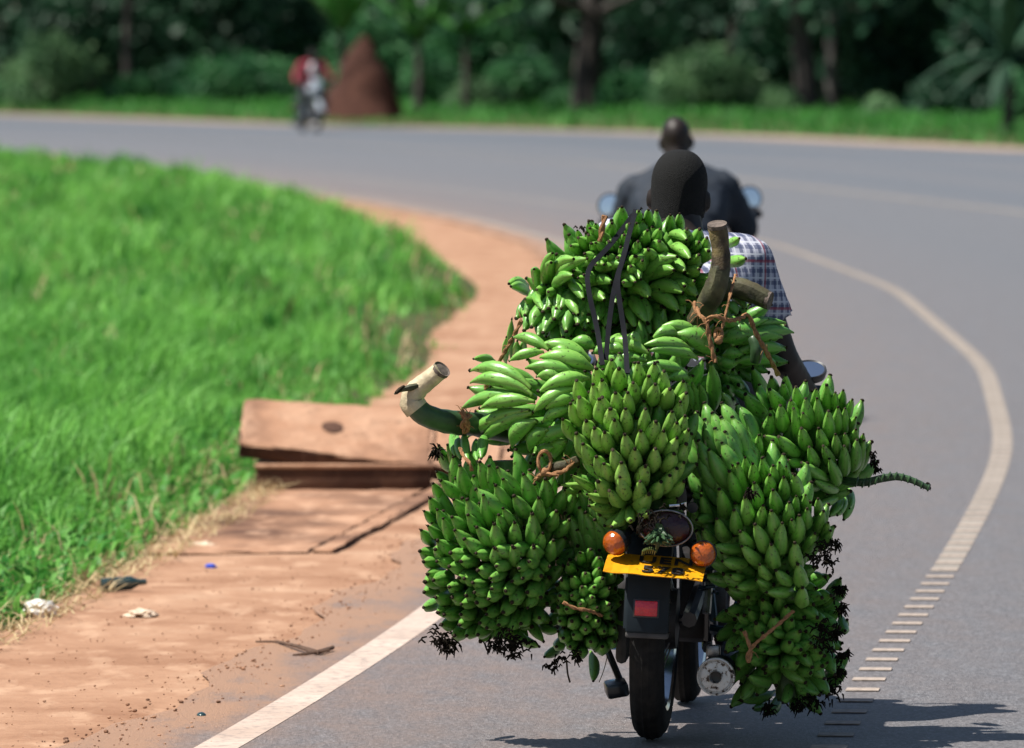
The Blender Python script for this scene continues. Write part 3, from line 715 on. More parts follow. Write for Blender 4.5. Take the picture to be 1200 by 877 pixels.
class Bunch:
    def __init__(s, label, ell, mat='ban_mid', nubs=(1, 2), bulge=(0, -1, -.25), L=.135, group='banana bunches tied on the motorcycle'):
        s.cx, s.cy, s.rx, s.ry, s.Yc, s.D = ell
        s.c = px(s.cx, s.cy, s.Yc)
        s.root = empty('banana_bunch', label, 'banana bunch', group, loc=s.c)
        s.mat, s.nubs, s.bulge, s.L = mat, nubs, Vector(bulge), L; s.long = L > .145
    def depth(s, x, y):
        q = ((x - s.cx) / s.rx) ** 2 + ((y - s.cy) / s.ry) ** 2
        return s.Yc - s.D * math.sqrt(max(0, 1 - q)) + (.10 * (q - 1) if q > 1 else 0)
    def finger3(s, P0, P1, rad, bulge, bend=1, nub=None, mat=None):
        Z = P1 - P0; L = Z.length; Z.normalize()
        X = bulge - Z * bulge.dot(Z)
        if X.length < 1e-3: X = Z.orthogonal()
        X.normalize(); Yv = Z.cross(X)
        a = random.uniform(-.3, .3); X2 = X * math.cos(a) + Yv * math.sin(a); Y2 = Z.cross(X2)
        Mx = Matrix(((X2.x * rad, Y2.x * rad, Z.x * L, P0.x), (X2.y * rad, Y2.y * rad, Z.y * L, P0.y), (X2.z * rad, Y2.z * rad, Z.z * L, P0.z), (0, 0, 0, 1)))
        if nub is None: nub = random.choice(s.nubs)
        return link('banana', bmesh_for(mat or s.mat, bend, nub, s.long), s.root, Matrix.Translation(-s.c) @ Mx)
    def f(s, bx, by, tx, ty, w, bulge=None, bend=1, nub=None, dt=0, db=None, lay=False, L=None):
        """one finger from its picture-measured base and tip; w = thickness in picture px"""
        sc_ = FPX / s.Yc; L = L or s.L * random.uniform(.88, 1.12); w = w * random.uniform(.86, 1.04)
        Yt = s.depth(tx, ty) + dt
        lp = math.hypot(bx - tx, by - ty) / sc_
        if lay: Yb = s.depth(bx, by) + (db or 0)
        else: Yb = Yt + (db if db is not None else math.sqrt(max(L * L - lp * lp, .025 ** 2)))
        return s.finger3(px(bx, by, Yb), px(tx, ty, Yt), w / 2 / sc_, Vector(bulge) if bulge else s.bulge, bend, nub)
    def many(s, origin, k, rows, **kw):
        for r in rows:
            bx, by, tx, ty, wd = r[:5]
            s.f(origin[0] + bx / k, origin[1] + by / k, origin[0] + tx / k, origin[1] + ty / k, wd / k, **kw)
    def tips(s, origin, k, pts, conv, ln, wd, **kw):
        """tips only; the finger runs back towards the place conv (picture px) over ln px"""
        for (x, y) in pts:
            X = origin[0] + x / k; Y = origin[1] + y / k
            d = Vector((conv[0] - X, conv[1] - Y)); q = d.length; d = d / max(q, 1e-6) * min(ln * random.uniform(.8, 1.15), q * .6)
            s.f(X + d.x, Y + d.y, X, Y, wd * random.uniform(.92, 1.1), bend=random.choice((0, 1, 1)), **kw)
    def fill(s, n, dirv, rho=.82, back=.06, wd=19):
        g = random.Random(n * 13 + int(s.cx))
        for i in range(n):
            a = i * 2.39996; q = rho * math.sqrt((i + .5) / n)
            x = s.cx + s.rx * q * math.cos(a) + g.uniform(-4, 4); y = s.cy + s.ry * q * math.sin(a) + g.uniform(-4, 4)
            P1 = px(x, y, s.depth(x, y) + back)
            out = (P1 - s.c); out = Vector((out.x, out.y, out.z)).normalized()
            d = (out * .75 + Vector(dirv) * .55).normalized()
            s.finger3(P1 - d * .13, P1, wd / 2 * s.Yc / FPX, -Vector(dirv) + out * .3, g.choice((0, 1)), 1, 'ban_deep')  # deeper green paints the shade of the gaps into the filler fruit
    def stalk(s, pts, rad, mat='stalk', name='stalk', n=12):
        """pts: (px, py, Y)"""
        W = [px(*p) - s.c for p in pts]
        # smooth
        for _ in range(2):
            Q = [W[0]]
            for a, b in zip(W, W[1:]): Q += [a.lerp(b, .25), a.lerp(b, .75)]
            Q.append(W[-1]); W = Q
        if isinstance(rad, (list, tuple)):
            xs = np.linspace(0, 1, len(rad)); r = [float(v) for v in np.interp(np.linspace(0, 1, len(W)), xs, rad)]
        else: r = [rad] * len(W)
        g = random.Random(5); r = [v * g.uniform(.96, 1.05) for v in r]
        m = MB().tube(W, r, n); jw = np.random.default_rng(9).normal(0, .03, n)
        for i, p in enumerate(W):
            for j in range(n):
                v = Vector(m.v[i * n + j]); m.v[i * n + j] = tuple(p + (v - p) * (1 + jw[j] + g.uniform(-.02, .02)))
        return m.obj(name, M[mat], s.root)
    def disc(s, p, normal, r, mat='cut_face', name='cut_end'):
        m = MB(); m.lathe([(0, -.002), (r * .45, -.003), (r * .8, -.0015), (r, -.004), (r * 1.0, .006)], (0, 0, 0), 'z', 20)
        nz = Vector(normal).normalized(); q = nz.to_track_quat('Z', 'Y').to_matrix().to_4x4()
        m.v = [(v[0], v[1], -v[2]) for v in m.v]
        m.f = [tuple(reversed(f)) for f in m.f]
        return m.obj(name, M[mat], s.root, mx=Matrix.Translation(px(*p) - s.c) @ q)
    def flowers(s, spots, n=26, ln=.035, dz=-.01):
        """dried flower remains: dark curled threads"""
        g = random.Random(len(spots) * 3 + int(s.cx)); m = MB()
        for (x, y, rad) in spots:
            c0 = px(x, y, s.depth(x, y) + dz) - s.c
            R_ = rad * s.Yc / FPX
            for k in range(n):
                o = Vector((g.gauss(0, .45), g.gauss(0, .45), g.gauss(0, .45))) * R_
                d = Vector((g.uniform(-1, 1), g.uniform(-1, .3), g.uniform(-1, .6))).normalized() * ln * g.uniform(.4, 1)
                m.tube([c0 + o, c0 + o + d * .5 + Vector((0, 0, .006)), c0 + o + d], [.0022, .0026, .0009], 5)
        o = m.obj('dried_flowers', M['flower_dead'], s.root); o['kind'] = 'stuff'

# --- A: the bunch lying on top
A = Bunch('top bunch of green bananas under black rubber straps with brown cut stalk upright', (735, 330, 140, 105, 21.5, .32), 'ban_mid', (0, 0, 1), L=.14)
k, o = 5.845, (580, 230)
A.many(o, k, [(230, 650, 95, 600, 90), (240, 690, 110, 620, 85), (290, 640, 268, 500, 85), (340, 620, 395, 390, 85), (370, 630, 385, 455, 90), (410, 540, 540, 430, 90), (410, 580, 630, 430, 90), (400, 640, 535, 545, 90),
              (700, 545, 870, 470, 85), (640, 620, 800, 590, 90), (650, 690, 750, 712, 92), (890, 500, 1000, 570, 85), (600, 480, 745, 470, 85), (850, 560, 960, 590, 85)], bulge=(0, -.4, 1), bend=1)
A.many(o, k, [(265, 690, 325, 775, 80), (440, 670, 420, 770, 92), (490, 680, 570, 812, 92), (520, 600, 605, 705, 95), (200, 740, 220, 865, 92), (280, 790, 300, 890, 85), (385, 770, 375, 880, 85), (460, 780, 450, 890, 85), (530, 790, 545, 890, 90),
              (610, 760, 640, 870, 85), (715, 740, 710, 855, 90), (780, 770, 760, 900, 80), (825, 640, 825, 735, 80), (940, 600, 1058, 695, 98), (930, 690, 1042, 865, 112), (900, 770, 960, 900, 85), (620, 870, 640, 960, 80), (700, 880, 720, 970, 80), (480, 900, 520, 960, 80), (330, 900, 350, 965, 80)], bulge=(0, -1, .5), bend=1)
A.tips(o, k, [(285, 640), (365, 655), (205, 705), (610, 540), (570, 560), (885, 265), (970, 185), (920, 190), (1045, 235), (1130, 225), (640, 265), (570, 285), (650, 220), (660, 325), (520, 340), (615, 395), (690, 320), (780, 310), (775, 400), (700, 420), (980, 310), (1050, 370), (960, 410), (1130, 310), (860, 350), (840, 420), (690, 470), (930, 480), (1010, 440), (740, 250), (880, 590)], (740, 310), 14, 15)
A.many(o, k, [(875, 240, 870, 75, 95), (960, 190, 985, 105, 70), (1040, 190, 1052, 95, 78), (790, 280, 802, 185, 85), (590, 330, 565, 235, 62), (660, 260, 640, 185, 60), (700, 260, 690, 190, 60)], bulge=(0, -1, -.2), bend=0, nub=1)
k, o = 5.314, (740, 230)
A.many(o, k, [(80, 520, 285, 378, 92), (80, 535, 265, 462, 100), (100, 580, 320, 602, 92), (190, 500, 412, 625, 100), (110, 620, 292, 715, 88), (-10, 560, 112, 632, 95), (200, 640, 330, 740, 80), (240, 320, 365, 392, 75), (230, 420, 330, 470, 75), (235, 250, 342, 272, 72)], bulge=(0, -.3, 1), bend=1, nub=0)
A.many(o, k, [(10, 650, 103, 795, 112), (-10, 720, 122, 862, 92), (120, 720, 170, 850, 90), (240, 740, 260, 850, 90)], bulge=(.5, -1, .5), bend=1)
A.tips(o, k, [(345, 205), (425, 205), (420, 285), (420, 365), (420, 455), (392, 530), (170, 280), (105, 330), (30, 375), (470, 260), (480, 340), (490, 500), (350, 655), (330, 560)], (790, 320), 14, 16.5)
A.many(o, k, [(245, 240, 243, 118, 72), (295, 230, 300, 110, 65), (100, 200, 105, 85, 60), (40, 160, 45, 90, 60), (590, 300, 672, 262, 66), (580, 410, 712, 388, 78), (500, 420, 610, 460, 70)], bulge=(0, -1, -.2), bend=0, nub=1)
A.fill(80, (0, -.1, .3), .86, .085, 18); A.fill(70, (.1, .1, .3), .8, .15, 20); A.cx, A.cy, A.rx, A.ry = 670, 380, 70, 42; A.fill(40, (0, -.4, -.4), .95, .05, 19)
A.stalk([(812, 385, 21.25), (826, 362, 21.2), (840, 337, 21.17), (845, 312, 21.17)], [.022, .028, .027, .024], 'stalk_brown')
A.stalk([(844.8, 316, 21.17), (845.5, 296, 21.17), (841, 266, 21.17)], [.0242, .0225, .024], 'stalk_peeled', 'peeled_stalk_end')
A.disc((840.5, 264, 21.165), (-.1, -.35, 1), .0245, 'cut_face')
A.flowers([(679, 268, 7), (690, 280, 8), (700, 292, 6), (752, 255, 8), (815, 252, 6)], 9, .016)

# --- B: long fingered bunch below, stalk sticking out at the left
B = Bunch('long-fingered green banana bunch with curved pale-ended stalk sticking out left', (655, 470, 135, 105, 21.38, .30), 'ban_mid', (1, 1, 0), bulge=(0, -.35, 1), L=.16)
k, o = 5.845, (540, 370)
B.many(o, k, [(480, 500, 70, 378, 108), (490, 545, 65, 460, 125)], lay=True, bend=2, dt=-.02)
B.many(o, k, [(400, 545, 5, 640, 108), (505, 590, 135, 635, 115), (470, 650, 50, 830, 118), (490, 670, 140, 870, 122), (520, 720, 350, 905, 130), (600, 780, 470, 930, 120)], lay=True, bend=1, dt=-.02)
B.many(o, k, [(600, 235, 360, 150, 92), (890, 310, 540, 200, 110), (910, 370, 540, 285, 122), (800, 400, 440, 360, 105), (570, 250, 335, 310, 82), (885, 430, 540, 520, 112), (780, 500, 500, 660, 92), (800, 570, 580, 640, 100), (760, 640, 560, 730, 85), (800, 770, 520, 885, 112), (920, 230, 750, 180, 92), (1040, 250, 900, 260, 85), (1170, 185, 1000, 182, 80), (760, 300, 620, 230, 90), (700, 440, 520, 420, 90), (640, 900, 560, 980, 110), (720, 860, 640, 980, 110)], lay=True, bend=1)
B.many(o, k, [(345, 290, 350, 28, 62), (395, 300, 388, 175, 60), (430, 260, 440, 170, 60), (310, 330, 312, 150, 50)], bulge=(-1, -1, 0), bend=0, dt=.12, nub=2)
B.many(o, k, [(230, 310, 88, 298, 62), (330, 560, 200, 560, 80), (420, 480, 330, 420, 90)], bend=0, dt=.08, nub=1)
k, o = 5.845, (700, 360)
B.cx, B.cy, B.rx, B.ry = 760, 430, 110, 90
B.many(o, k, [(690, 190, 440, 130, 95), (795, 330, 520, 185, 150), (640, 285, 320, 260, 92), (690, 355, 355, 300, 102), (350, 320, 70, 235, 92), (340, 370, 20, 385, 82), (620, 455, 300, 400, 95), (630, 500, 480, 490, 80), (560, 190, 380, 210, 90), (300, 260, 190, 215, 80), (200, 310, 60, 300, 80), (740, 250, 600, 150, 100)], lay=True, bend=1)
B.many(o, k, [(780, 395, 790, 725, 102), (650, 520, 680, 765, 72), (850, 590, 905, 745, 90), (700, 530, 725, 740, 75), (610, 520, 640, 700, 70)], bulge=(1, -.6, 0), bend=0, dt=.03, lay=True)
B.fill(26, (-.5, 0, .3), .8, .09, 20); B.cx, B.cy, B.rx, B.ry = 630, 480, 100, 85
B.fill(26, (-.6, 0, .2), .85, .10, 20); B.cx, B.cy, B.rx, B.ry = 650, 535, 60, 50; B.fill(26, (-.5, 0, -.5), .95, .12, 20); B.fill(14, (-.5, 0, -.5), .9, .2, 22); B.cx, B.cy = 705, 610; B.fill(14, (-.5, 0, -.5), .9, .3, 22); B.cx, B.cy, B.rx, B.ry = 655, 470, 135, 105
B.stalk([(600, 505, 21.3), (560, 497, 21.2), (525, 495, 21.15), (497, 487, 21.12), (484, 474, 21.11)], [.030, .031, .029, .029, .030], 'stalk_dark')
B.stalk([(489, 480, 21.11), (481, 470, 21.11), (487, 458, 21.11), (502, 446, 21.10), (517, 434, 21.09)], [.0305, .030, .026, .0235, .0235], 'stalk_cream', 'stalk_end')
B.disc((517.3, 433.5, 21.088), (.55, -.45, .62), .0235)
B.stalk([(491, 452, 21.09), (478, 455, 21.08), (470, 457, 21.075), (462, 462, 21.07)], [.006, .009, .005, .002], 'stalk_brown', 'torn_bark', 7)
B.stalk([(474, 452, 21.075), (468, 457, 21.07), (464, 461, 21.06)], [.002, .006, .004], 'tip', 'bark_scrap', 7)

# --- C: bunch in the middle, hanging over the tail light
C = Bunch('pale green banana bunch hanging in the middle above the tail light', (742, 515, 98, 128, 21.06, .27), 'ban_pale', (1, 1, 2, 0))
k, o = 3.654, (640, 400)
C.tips(o, k, [(130, 168), (105, 268), (142, 240), (202, 185), (240, 168), (215, 118), (280, 80), (312, 118), (395, 92), (465, 96), (505, 128), (372, 178), (297, 222), (228, 248), (172, 342), (207, 372), (72, 335), (158, 440), (275, 290), (292, 338), (425, 290), (468, 185), (530, 205), (588, 172), (600, 222), (540, 302), (405, 385), (337, 400), (470, 345), (503, 385), (285, 465), (380, 462), (322, 520), (248, 525), (425, 535), (468, 460), (548, 482), (595, 320), (560, 415), (600, 440), (575, 260), (610, 380), (215, 495), (130, 395), (590, 520), (240, 240), (340, 290), (560, 350), (250, 390), (350, 220), (440, 150)], (372 / 3.654 + 640, 760 / 3.654 + 400), 27, 18.5)
C.tips(o, k, [(317, 580), (222, 600), (402, 600), (492, 602), (530, 575), (590, 600), (560, 545), (270, 640), (440, 655)], (380 / 3.654 + 640, 720 / 3.654 + 400), 22, 19)
C.many(o, k, [(330, 700, 185, 705, 58), (345, 705, 250, 790, 60), (300, 680, 175, 655, 50), (260, 610, 60, 615, 38), (240, 650, 110, 575, 40), (490, 650, 592, 625, 55), (480, 680, 560, 672, 50), (150, 610, 80, 640, 40), (300, 570, 200, 530, 50)], bulge=(0, -1, -.4), bend=1, dt=.02)
C.fill(50, (0, 0, .9), .82, .10, 20)
C.stalk([(742, 470, 21.1), (760, 560, 21.06), (770, 600, 20.93), (773, 618, 20.85), (774, 634, 20.83)], [.03, .03, .022, .013, .008], 'stalk')
bud = MB()
for kx in range(26):
    a = kx * 2.4; z = kx / 26; rr_ = .009 + .013 * math.sin(z * 3.0)
    c0 = px(772, 620 + 14 * z, 20.83) - C.c
    d = Vector((math.cos(a), math.sin(a) * .6 - .5, -.25)).normalized()
    bud.tube([c0, c0 + d * rr_ * 1.0, c0 + d * rr_ * 1.9 + Vector((0, 0, -.004))], [.003, .0065, .002], 6)
bud.obj('flower_bracts', M['stalk_dark'], C.root)['kind'] = 'stuff'
bt = MB(); c0 = px(760, 646, 20.80) - C.c
for q in range(7): bt.tube([c0 + Vector((-.016 + q * .005, .003, -.010 + .004 * math.sin(q * .5))), c0 + Vector((-.014 + q * .0052, -.006, .0 + .005 * math.sin(q * .5))), c0 + Vector((-.010 + q * .0045, .002, .006 + .004 * math.sin(q * .5)))], [.001, .0024, .001], 6)
bt.obj('young_fruit', M['ban_pale'], C.root)['kind'] = 'stuff'
C.many((690, 580), 6.744, [(290, 90, 180, 250, 100), (330, 60, 330, 200, 90), (420, 60, 470, 150, 90)], bulge=(0, -1, -.5), bend=1, dt=-.06)
C.flowers([(756, 606, 9), (775, 600, 10), (797, 598, 9), (748, 622, 8), (762, 618, 8), (778, 612, 7), (752, 614, 7)], 7, .020, -.10)

# --- D: big pannier bunch on the left, small dark one beside the wheel
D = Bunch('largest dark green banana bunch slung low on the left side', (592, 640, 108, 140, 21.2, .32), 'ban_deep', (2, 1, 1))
k, o = 5.845, (480, 500)
D.many(o, k, [(770, 490, 602, 283, 105), (850, 545, 780, 328, 100), (930, 530, 930, 358, 110), (820, 600, 715, 475, 110), (720, 580, 590, 403, 110), (420, 460, 345, 268, 105), (540, 440, 480, 243, 110), (610, 440, 545, 270, 100), (690, 600, 455, 430, 112), (560, 680, 505, 470, 102), (530, 690, 395, 500, 112), (650, 830, 580, 668, 110), (730, 800, 720, 658, 97), (830, 820, 840, 600, 120), (900, 640, 885, 490, 106), (950, 680, 1005, 580, 110), (980, 580, 1072, 430, 112), (1050, 600, 1130, 455, 100), (1000, 720, 1095, 640, 100), (880, 840, 912, 730, 100), (950, 900, 985, 780, 100), (860, 920, 850, 815, 95), (730, 930, 705, 820, 95), (620, 930, 580, 830, 95), (600, 820, 460, 690, 112), (560, 860, 375, 770, 112), (450, 820, 310, 710, 105), (290, 770, 230, 630, 92), (390, 480, 215, 370, 108), (390, 600, 300, 500, 100), (400, 700, 290, 620, 100), (330, 850, 190, 780, 105), (270, 700, 190, 570, 92), (230, 500, 160, 390, 90), (220, 590, 140, 490, 90), (280, 390, 185, 310, 88), (290, 300, 200, 130, 92), (330, 290, 260, 125, 85), (190, 650, 100, 580, 85), (180, 780, 80, 710, 85), (230, 760, 125, 680, 88), (160, 900, 70, 850, 85), (480, 720, 400, 605, 100), (660, 720, 610, 605, 95), (340, 440, 300, 210, 90), (760, 700, 640, 560, 95), (700, 450, 640, 360, 90)], bend=1)
D.many(o, k, [(300, 30, 312, 205, 72), (375, 45, 402, 245, 70), (455, 90, 462, 235, 60), (330, 60, 350, 225, 60), (520, 60, 490, 220, 80)], bulge=(-.3, -1, 0), bend=0, dt=.07)
k, o = 5.0, (480, 640)
D.tips(o, k, [(502, 15), (612, 10), (728, 10), (390, 42), (232, 120), (400, 142), (507, 118), (640, 130), (820, 120), (662, 190), (772, 175), (602, 205), (472, 190), (370, 215), (290, 185), (105, 165), (82, 92), (60, 30), (90, 210), (140, 200), (232, 240), (320, 190), (332, 290), (462, 310), (562, 262), (770, 300), (692, 362), (547, 388), (452, 400), (392, 330), (202, 400), (302, 340), (85, 270), (152, 300), (82, 360), (165, 390), (292, 462), (185, 460), (652, 455), (760, 420), (580, 490), (452, 480), (412, 450), (522, 462), (262, 525), (335, 525), (700, 90), (300, 90), (160, 90), (150, 20), (240, 40), (300, 400), (480, 250), (690, 270), (250, 300), (380, 270), (600, 330), (400, 520), (500, 540)], (630, 640), 20, 18.5)
D.many(o, k, [(690, 400, 785, 560, 75), (760, 440, 870, 500, 70), (640, 520, 760, 590, 65), (600, 470, 700, 570, 75)], bend=1)
D.fill(70, (0, -.2, .6), .88, .10, 20)
D.stalk([(634, 560, 21.05), (648, 549, 20.99), (664, 546, 20.98), (676, 540, 21.0)], [.016, .016, .014, .013], 'stalk_brown')
D.stalk([(592, 540, 21.2), (594, 640, 21.2), (598, 740, 21.15)], .035, 'stalk', 'inner_stalk')
D.flowers([(515, 748, 13), (530, 758, 10), (590, 748, 16), (608, 757, 14), (580, 757, 10), (598, 764, 10), (521, 758, 8), (512, 530, 4)], 34, .028)

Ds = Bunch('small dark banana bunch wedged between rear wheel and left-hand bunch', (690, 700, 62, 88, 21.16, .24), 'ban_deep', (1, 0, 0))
Ds.tips(o, k, [(950, 290), (1070, 300), (1010, 240), (1000, 340), (1100, 360), (1170, 340), (1040, 415), (1105, 440), (1180, 410), (950, 440), (1030, 490), (960, 520), (1140, 500), (880, 440), (940, 590), (1060, 560), (1000, 620), (860, 590), (1130, 590), (950, 180), (1030, 160), (1110, 130), (1130, 190), (1000, 40), (1060, 20), (1110, 70), (1170, 250), (1190, 80), (880, 290), (890, 200), (930, 110), (870, 360), (1200, 480), (1200, 160), (900, 540), (920, 370), (1080, 240), (1200, 560)], (690, 690), 12, 16.5)
Ds.many(o, k, [(1062, 620, 1076, 792, 66), (880, 590, 790, 650, 65), (1010, 560, 960, 650, 65)], bend=0, bulge=(1, -.5, 0))
Ds.cx, Ds.cy, Ds.rx, Ds.ry = 692, 598, 48, 48; Ds.fill(40, (-.2, -.2, .3), .98, .10, 19); Ds.cx, Ds.cy, Ds.rx, Ds.ry = 690, 700, 62, 88
Ds.fill(45, (0, -.4, 0), .9, .085, 18)
Ds.stalk([(690, 620, 21.2), (690, 690, 21.2), (688, 760, 21.18)], .03, 'stalk', 'inner_stalk')
Ds.flowers([(655, 775, 8), (645, 782, 6), (676, 770, 6)], 16, .022)
Ds.stalk([(664, 775, 21.1), (665, 790, 21.1), (668, 800, 21.1)], .0025, 'tip', 'dry_thread', 6)
Ds.stalk([(712, 768, 21.1), (708, 785, 21.1), (702, 800, 21.1)], .0012, 'stalk_brown', 'dry_thread', 6)

# --- E: right hand bunch with a thin knobbly stalk
E_ = Bunch('upturned green banana bunch at the right with thin knobbly stalk end', (940, 520, 108, 100, 21.36, .28), 'ban_mid', (0, 0, 0, 1))
k, o = 4.87, (900, 440)
E_.many(o, k, [(95, 150, 100, 0, 78), (60, 130, 20, 10, 90), (80, 190, 10, 80, 92), (80, 310, 70, 172, 82), (165, 190, 160, 65, 80), (160, 240, 130, 142, 72), (175, 385, 145, 188, 74), (240, 300, 215, 132, 80), (230, 410, 190, 302, 80), (270, 180, 275, 78, 62), (290, 300, 280, 132, 76), (340, 200, 335, 55, 80), (340, 370, 345, 203, 72), (400, 340, 400, 182, 68), (430, 340, 440, 188, 65), (425, 190, 430, 85, 62), (450, 235, 482, 138, 66), (390, 200, 385, 98, 62), (450, 310, 502, 240, 60), (320, 425, 290, 303, 76), (280, 510, 235, 408, 72), (370, 510, 315, 402, 66), (390, 470, 385, 337, 70), (440, 430, 440, 333, 60), (430, 575, 435, 403, 76), (480, 545, 507, 368, 76), (500, 560, 547, 373, 62), (512, 555, 588, 388, 56), (400, 625, 350, 477, 76), (340, 595, 190, 498, 70), (400, 655, 265, 600, 66), (180, 445, 60, 350, 85), (110, 390, -20, 348, 72), (510, 430, 545, 335, 52), (470, 400, 502, 308, 62), (230, 300, 200, 215, 70), (190, 480, 115, 485, 60), (300, 620, 180, 610, 70)], bend=1)
E_.many(o, k, [(400, 685, 258, 742, 62), (405, 690, 350, 805, 62), (440, 640, 432, 825, 72), (420, 680, 395, 800, 60), (450, 640, 465, 760, 50)], bulge=(1, -.8, 0), bend=1, dt=.02)
k, o = 5.845, (800, 430)
E_.many(o, k, [(560, 190, 480, 12, 112), (590, 360, 430, 188, 122), (600, 310, 318, 135, 85), (490, 390, 380, 288, 80), (585, 470, 600, 330, 102), (700, 250, 690, 110, 90)], bend=1, dt=.02)
E_.fill(45, (.1, 0, .9), .84, .10, 19)
E_.stalk([(940, 520, 21.36), (985, 563, 21.22), (1000, 565, 21.18), (1015, 566, 21.17), (1031, 561, 21.16), (1052, 558, 21.15), (1070, 563, 21.14), (1088, 572, 21.13)], [.02, .011, .0105, .010, .0098, .009, .008, .006], 'stalk_dark')
kn = MB(); g = random.Random(3)
for i in range(12):
    q = i / 11; x = 1004 + 84 * q; y = (565, 566.5, 566, 563, 560, 558, 558, 559.5, 562, 565, 569, 572)[i]
    kn.ell(px(x, y, 21.16 - .03 * q) - E_.c, (.0038, .0135 - .004 * q, .0135 - .004 * q), (0, R(15), 0), 10, 6)
kn.obj('stalk_knobs', M['stalk_dark'], E_.root)['kind'] = 'stuff'
E_.flowers([(1021, 536, 5), (1025, 545, 5), (1028, 552, 3), (1086, 571, 3)], 14, .016)

# --- F: long pannier bunch on the right
F = Bunch('long drooping green banana bunch slung low on the right side', (893, 615, 102, 118, 21.15, .28), 'ban_mid', (1, 2, 1))
k, o = 5.48, (800, 540)
F.many(o, k, [(400, 220, 355, 18, 88), (425, 150, 402, -20, 82), (470, 145, 450, 20, 82), (520, 150, 510, -15, 80), (570, 160, 582, 32, 90), (650, 140, 622, 12, 64), (680, 150, 665, 38, 62), (735, 200, 720, 90, 92), (540, 210, 560, 92, 85), (480, 300, 460, 143, 97), (600, 325, 580, 188, 97), (640, 240, 650, 108, 92), (350, 275, 300, 70, 97), (290, 180, 230, 40, 90), (405, 405, 400, 235, 92), (280, 365, 235, 183, 97), (190, 395, 120, 225, 92), (345, 455, 330, 318, 86), (280, 505, 220, 373, 97), (490, 430, 517, 288, 82), (580, 505, 570, 322, 92), (660, 405, 685, 268, 92), (730, 330, 730, 228, 64), (780, 310, 790, 220, 66), (780, 430, 800, 308, 82), (720, 525, 750, 352, 92), (640, 605, 640, 402, 92), (530, 585, 465, 410, 97), (605, 665, 570, 538, 102), (750, 680, 720, 528, 92), (790, 575, 850, 468, 78), (880, 565, 950, 450, 76), (860, 455, 905, 325, 82), (870, 340, 870, 245, 72), (900, 490, 935, 398, 70), (500, 650, 380, 550, 97), (770, 790, 740, 665, 92), (450, 545, 370, 455, 92), (390, 565, 205, 545, 78), (410, 640, 255, 645, 85), (210, 510, 130, 440, 82), (130, 385, 60, 295, 82), (560, 740, 495, 668, 82), (690, 770, 600, 705, 82), (700, 825, 540, 845, 88), (450, 770, 345, 812, 72), (560, 800, 475, 765, 66), (390, 740, 310, 735, 70), (770, 905, 770, 815, 102), (170, 330, 90, 380, 80), (180, 250, 60, 210, 80), (380, 120, 320, 30, 80), (700, 450, 700, 380, 80)], bend=1)
k, o = 5.845, (800, 430)
F.many(o, k, [(325, 655, 240, 348, 112), (410, 625, 410, 388, 88), (490, 625, 522, 468, 78), (180, 590, 55, 505, 92), (205, 675, 35, 598, 95), (205, 775, 10, 718, 112), (285, 625, 140, 448, 112), (312, 705, 190, 558, 102), (370, 460, 350, 355, 72), (295, 805, 210, 708, 92), (200, 450, 175, 335, 80), (260, 560, 90, 400, 90)], bend=1, dt=.03)
F.fill(60, (0, 0, .9), .86, .10, 20)
F.stalk([(888, 565, 21.2), (893, 610, 21.18), (905, 720, 21.2)], .035, 'stalk', 'inner_stalk')
F.cx, F.cy, F.rx, F.ry = 838, 520, 45, 62; F.fill(34, (-.3, 0, .7), .95, .10, 20); F.cx, F.cy, F.rx, F.ry = 893, 615, 102, 118
F.flowers([(965, 645, 12), (972, 660, 12), (955, 655, 10), (978, 640, 6), (880, 580, 4)], 26, .024)

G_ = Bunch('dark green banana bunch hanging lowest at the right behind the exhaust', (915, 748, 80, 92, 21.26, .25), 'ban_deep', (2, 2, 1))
k, o = 5.16, (830, 680)
G_.many(o, k, [(560, 160, 568, 55, 102), (640, 215, 790, 188, 92), (800, 210, 828, 305, 80), (480, 300, 392, 312, 62), (440, 385, 343, 432, 64), (455, 430, 455, 522, 44), (390, 605, 240, 578, 82), (400, 670, 193, 725, 74), (420, 690, 340, 805, 74), (520, 655, 520, 782, 78), (700, 585, 846, 428, 92), (640, 650, 830, 568, 76), (340, 710, 272, 775, 60), (760, 100, 830, 40, 80), (720, 60, 800, -10, 80), (700, 330, 810, 380, 80), (640, 300, 760, 280, 85), (600, 480, 720, 500, 80), (560, 560, 600, 690, 75), (480, 600, 450, 740, 75), (640, 100, 760, 110, 85), (760, 260, 840, 240, 75)], bulge=(0, -1, -.6), bend=1)
G_.tips(o, k, [(555, 310), (470, 160), (492, 375), (395, 220), (505, 240), (330, 200), (290, 260), (330, 320), (560, 420), (620, 380), (300, 400), (250, 480), (350, 520), (540, 500), (430, 90), (330, 120), (250, 180), (620, 560), (680, 440), (180, 210), (200, 300), (180, 400), (690, 520), (240, 100)], (915, 745), 16, 18)
G_.fill(40, (0, -.3, -.3), .86, .11, 20); G_.cx, G_.rx = 872, 42; G_.fill(30, (-.2, -.4, -.2), .95, .06, 18); G_.cx, G_.rx = 958, 36; G_.fill(34, (.3, -.4, -.3), .98, .04, 19); G_.cx, G_.rx = 915, 80
G_.stalk([(905, 690, 21.25), (915, 750, 21.25), (925, 820, 21.22)], .03, 'stalk', 'inner_stalk')
G_.flowers([(965, 815, 14), (978, 808, 10), (950, 823, 12), (935, 828, 8), (965, 755, 12), (980, 745, 7), (985, 715, 6), (988, 770, 6), (982, 790, 5), (900, 832, 6), (965, 735, 10), (985, 692, 5)], 30, .026)

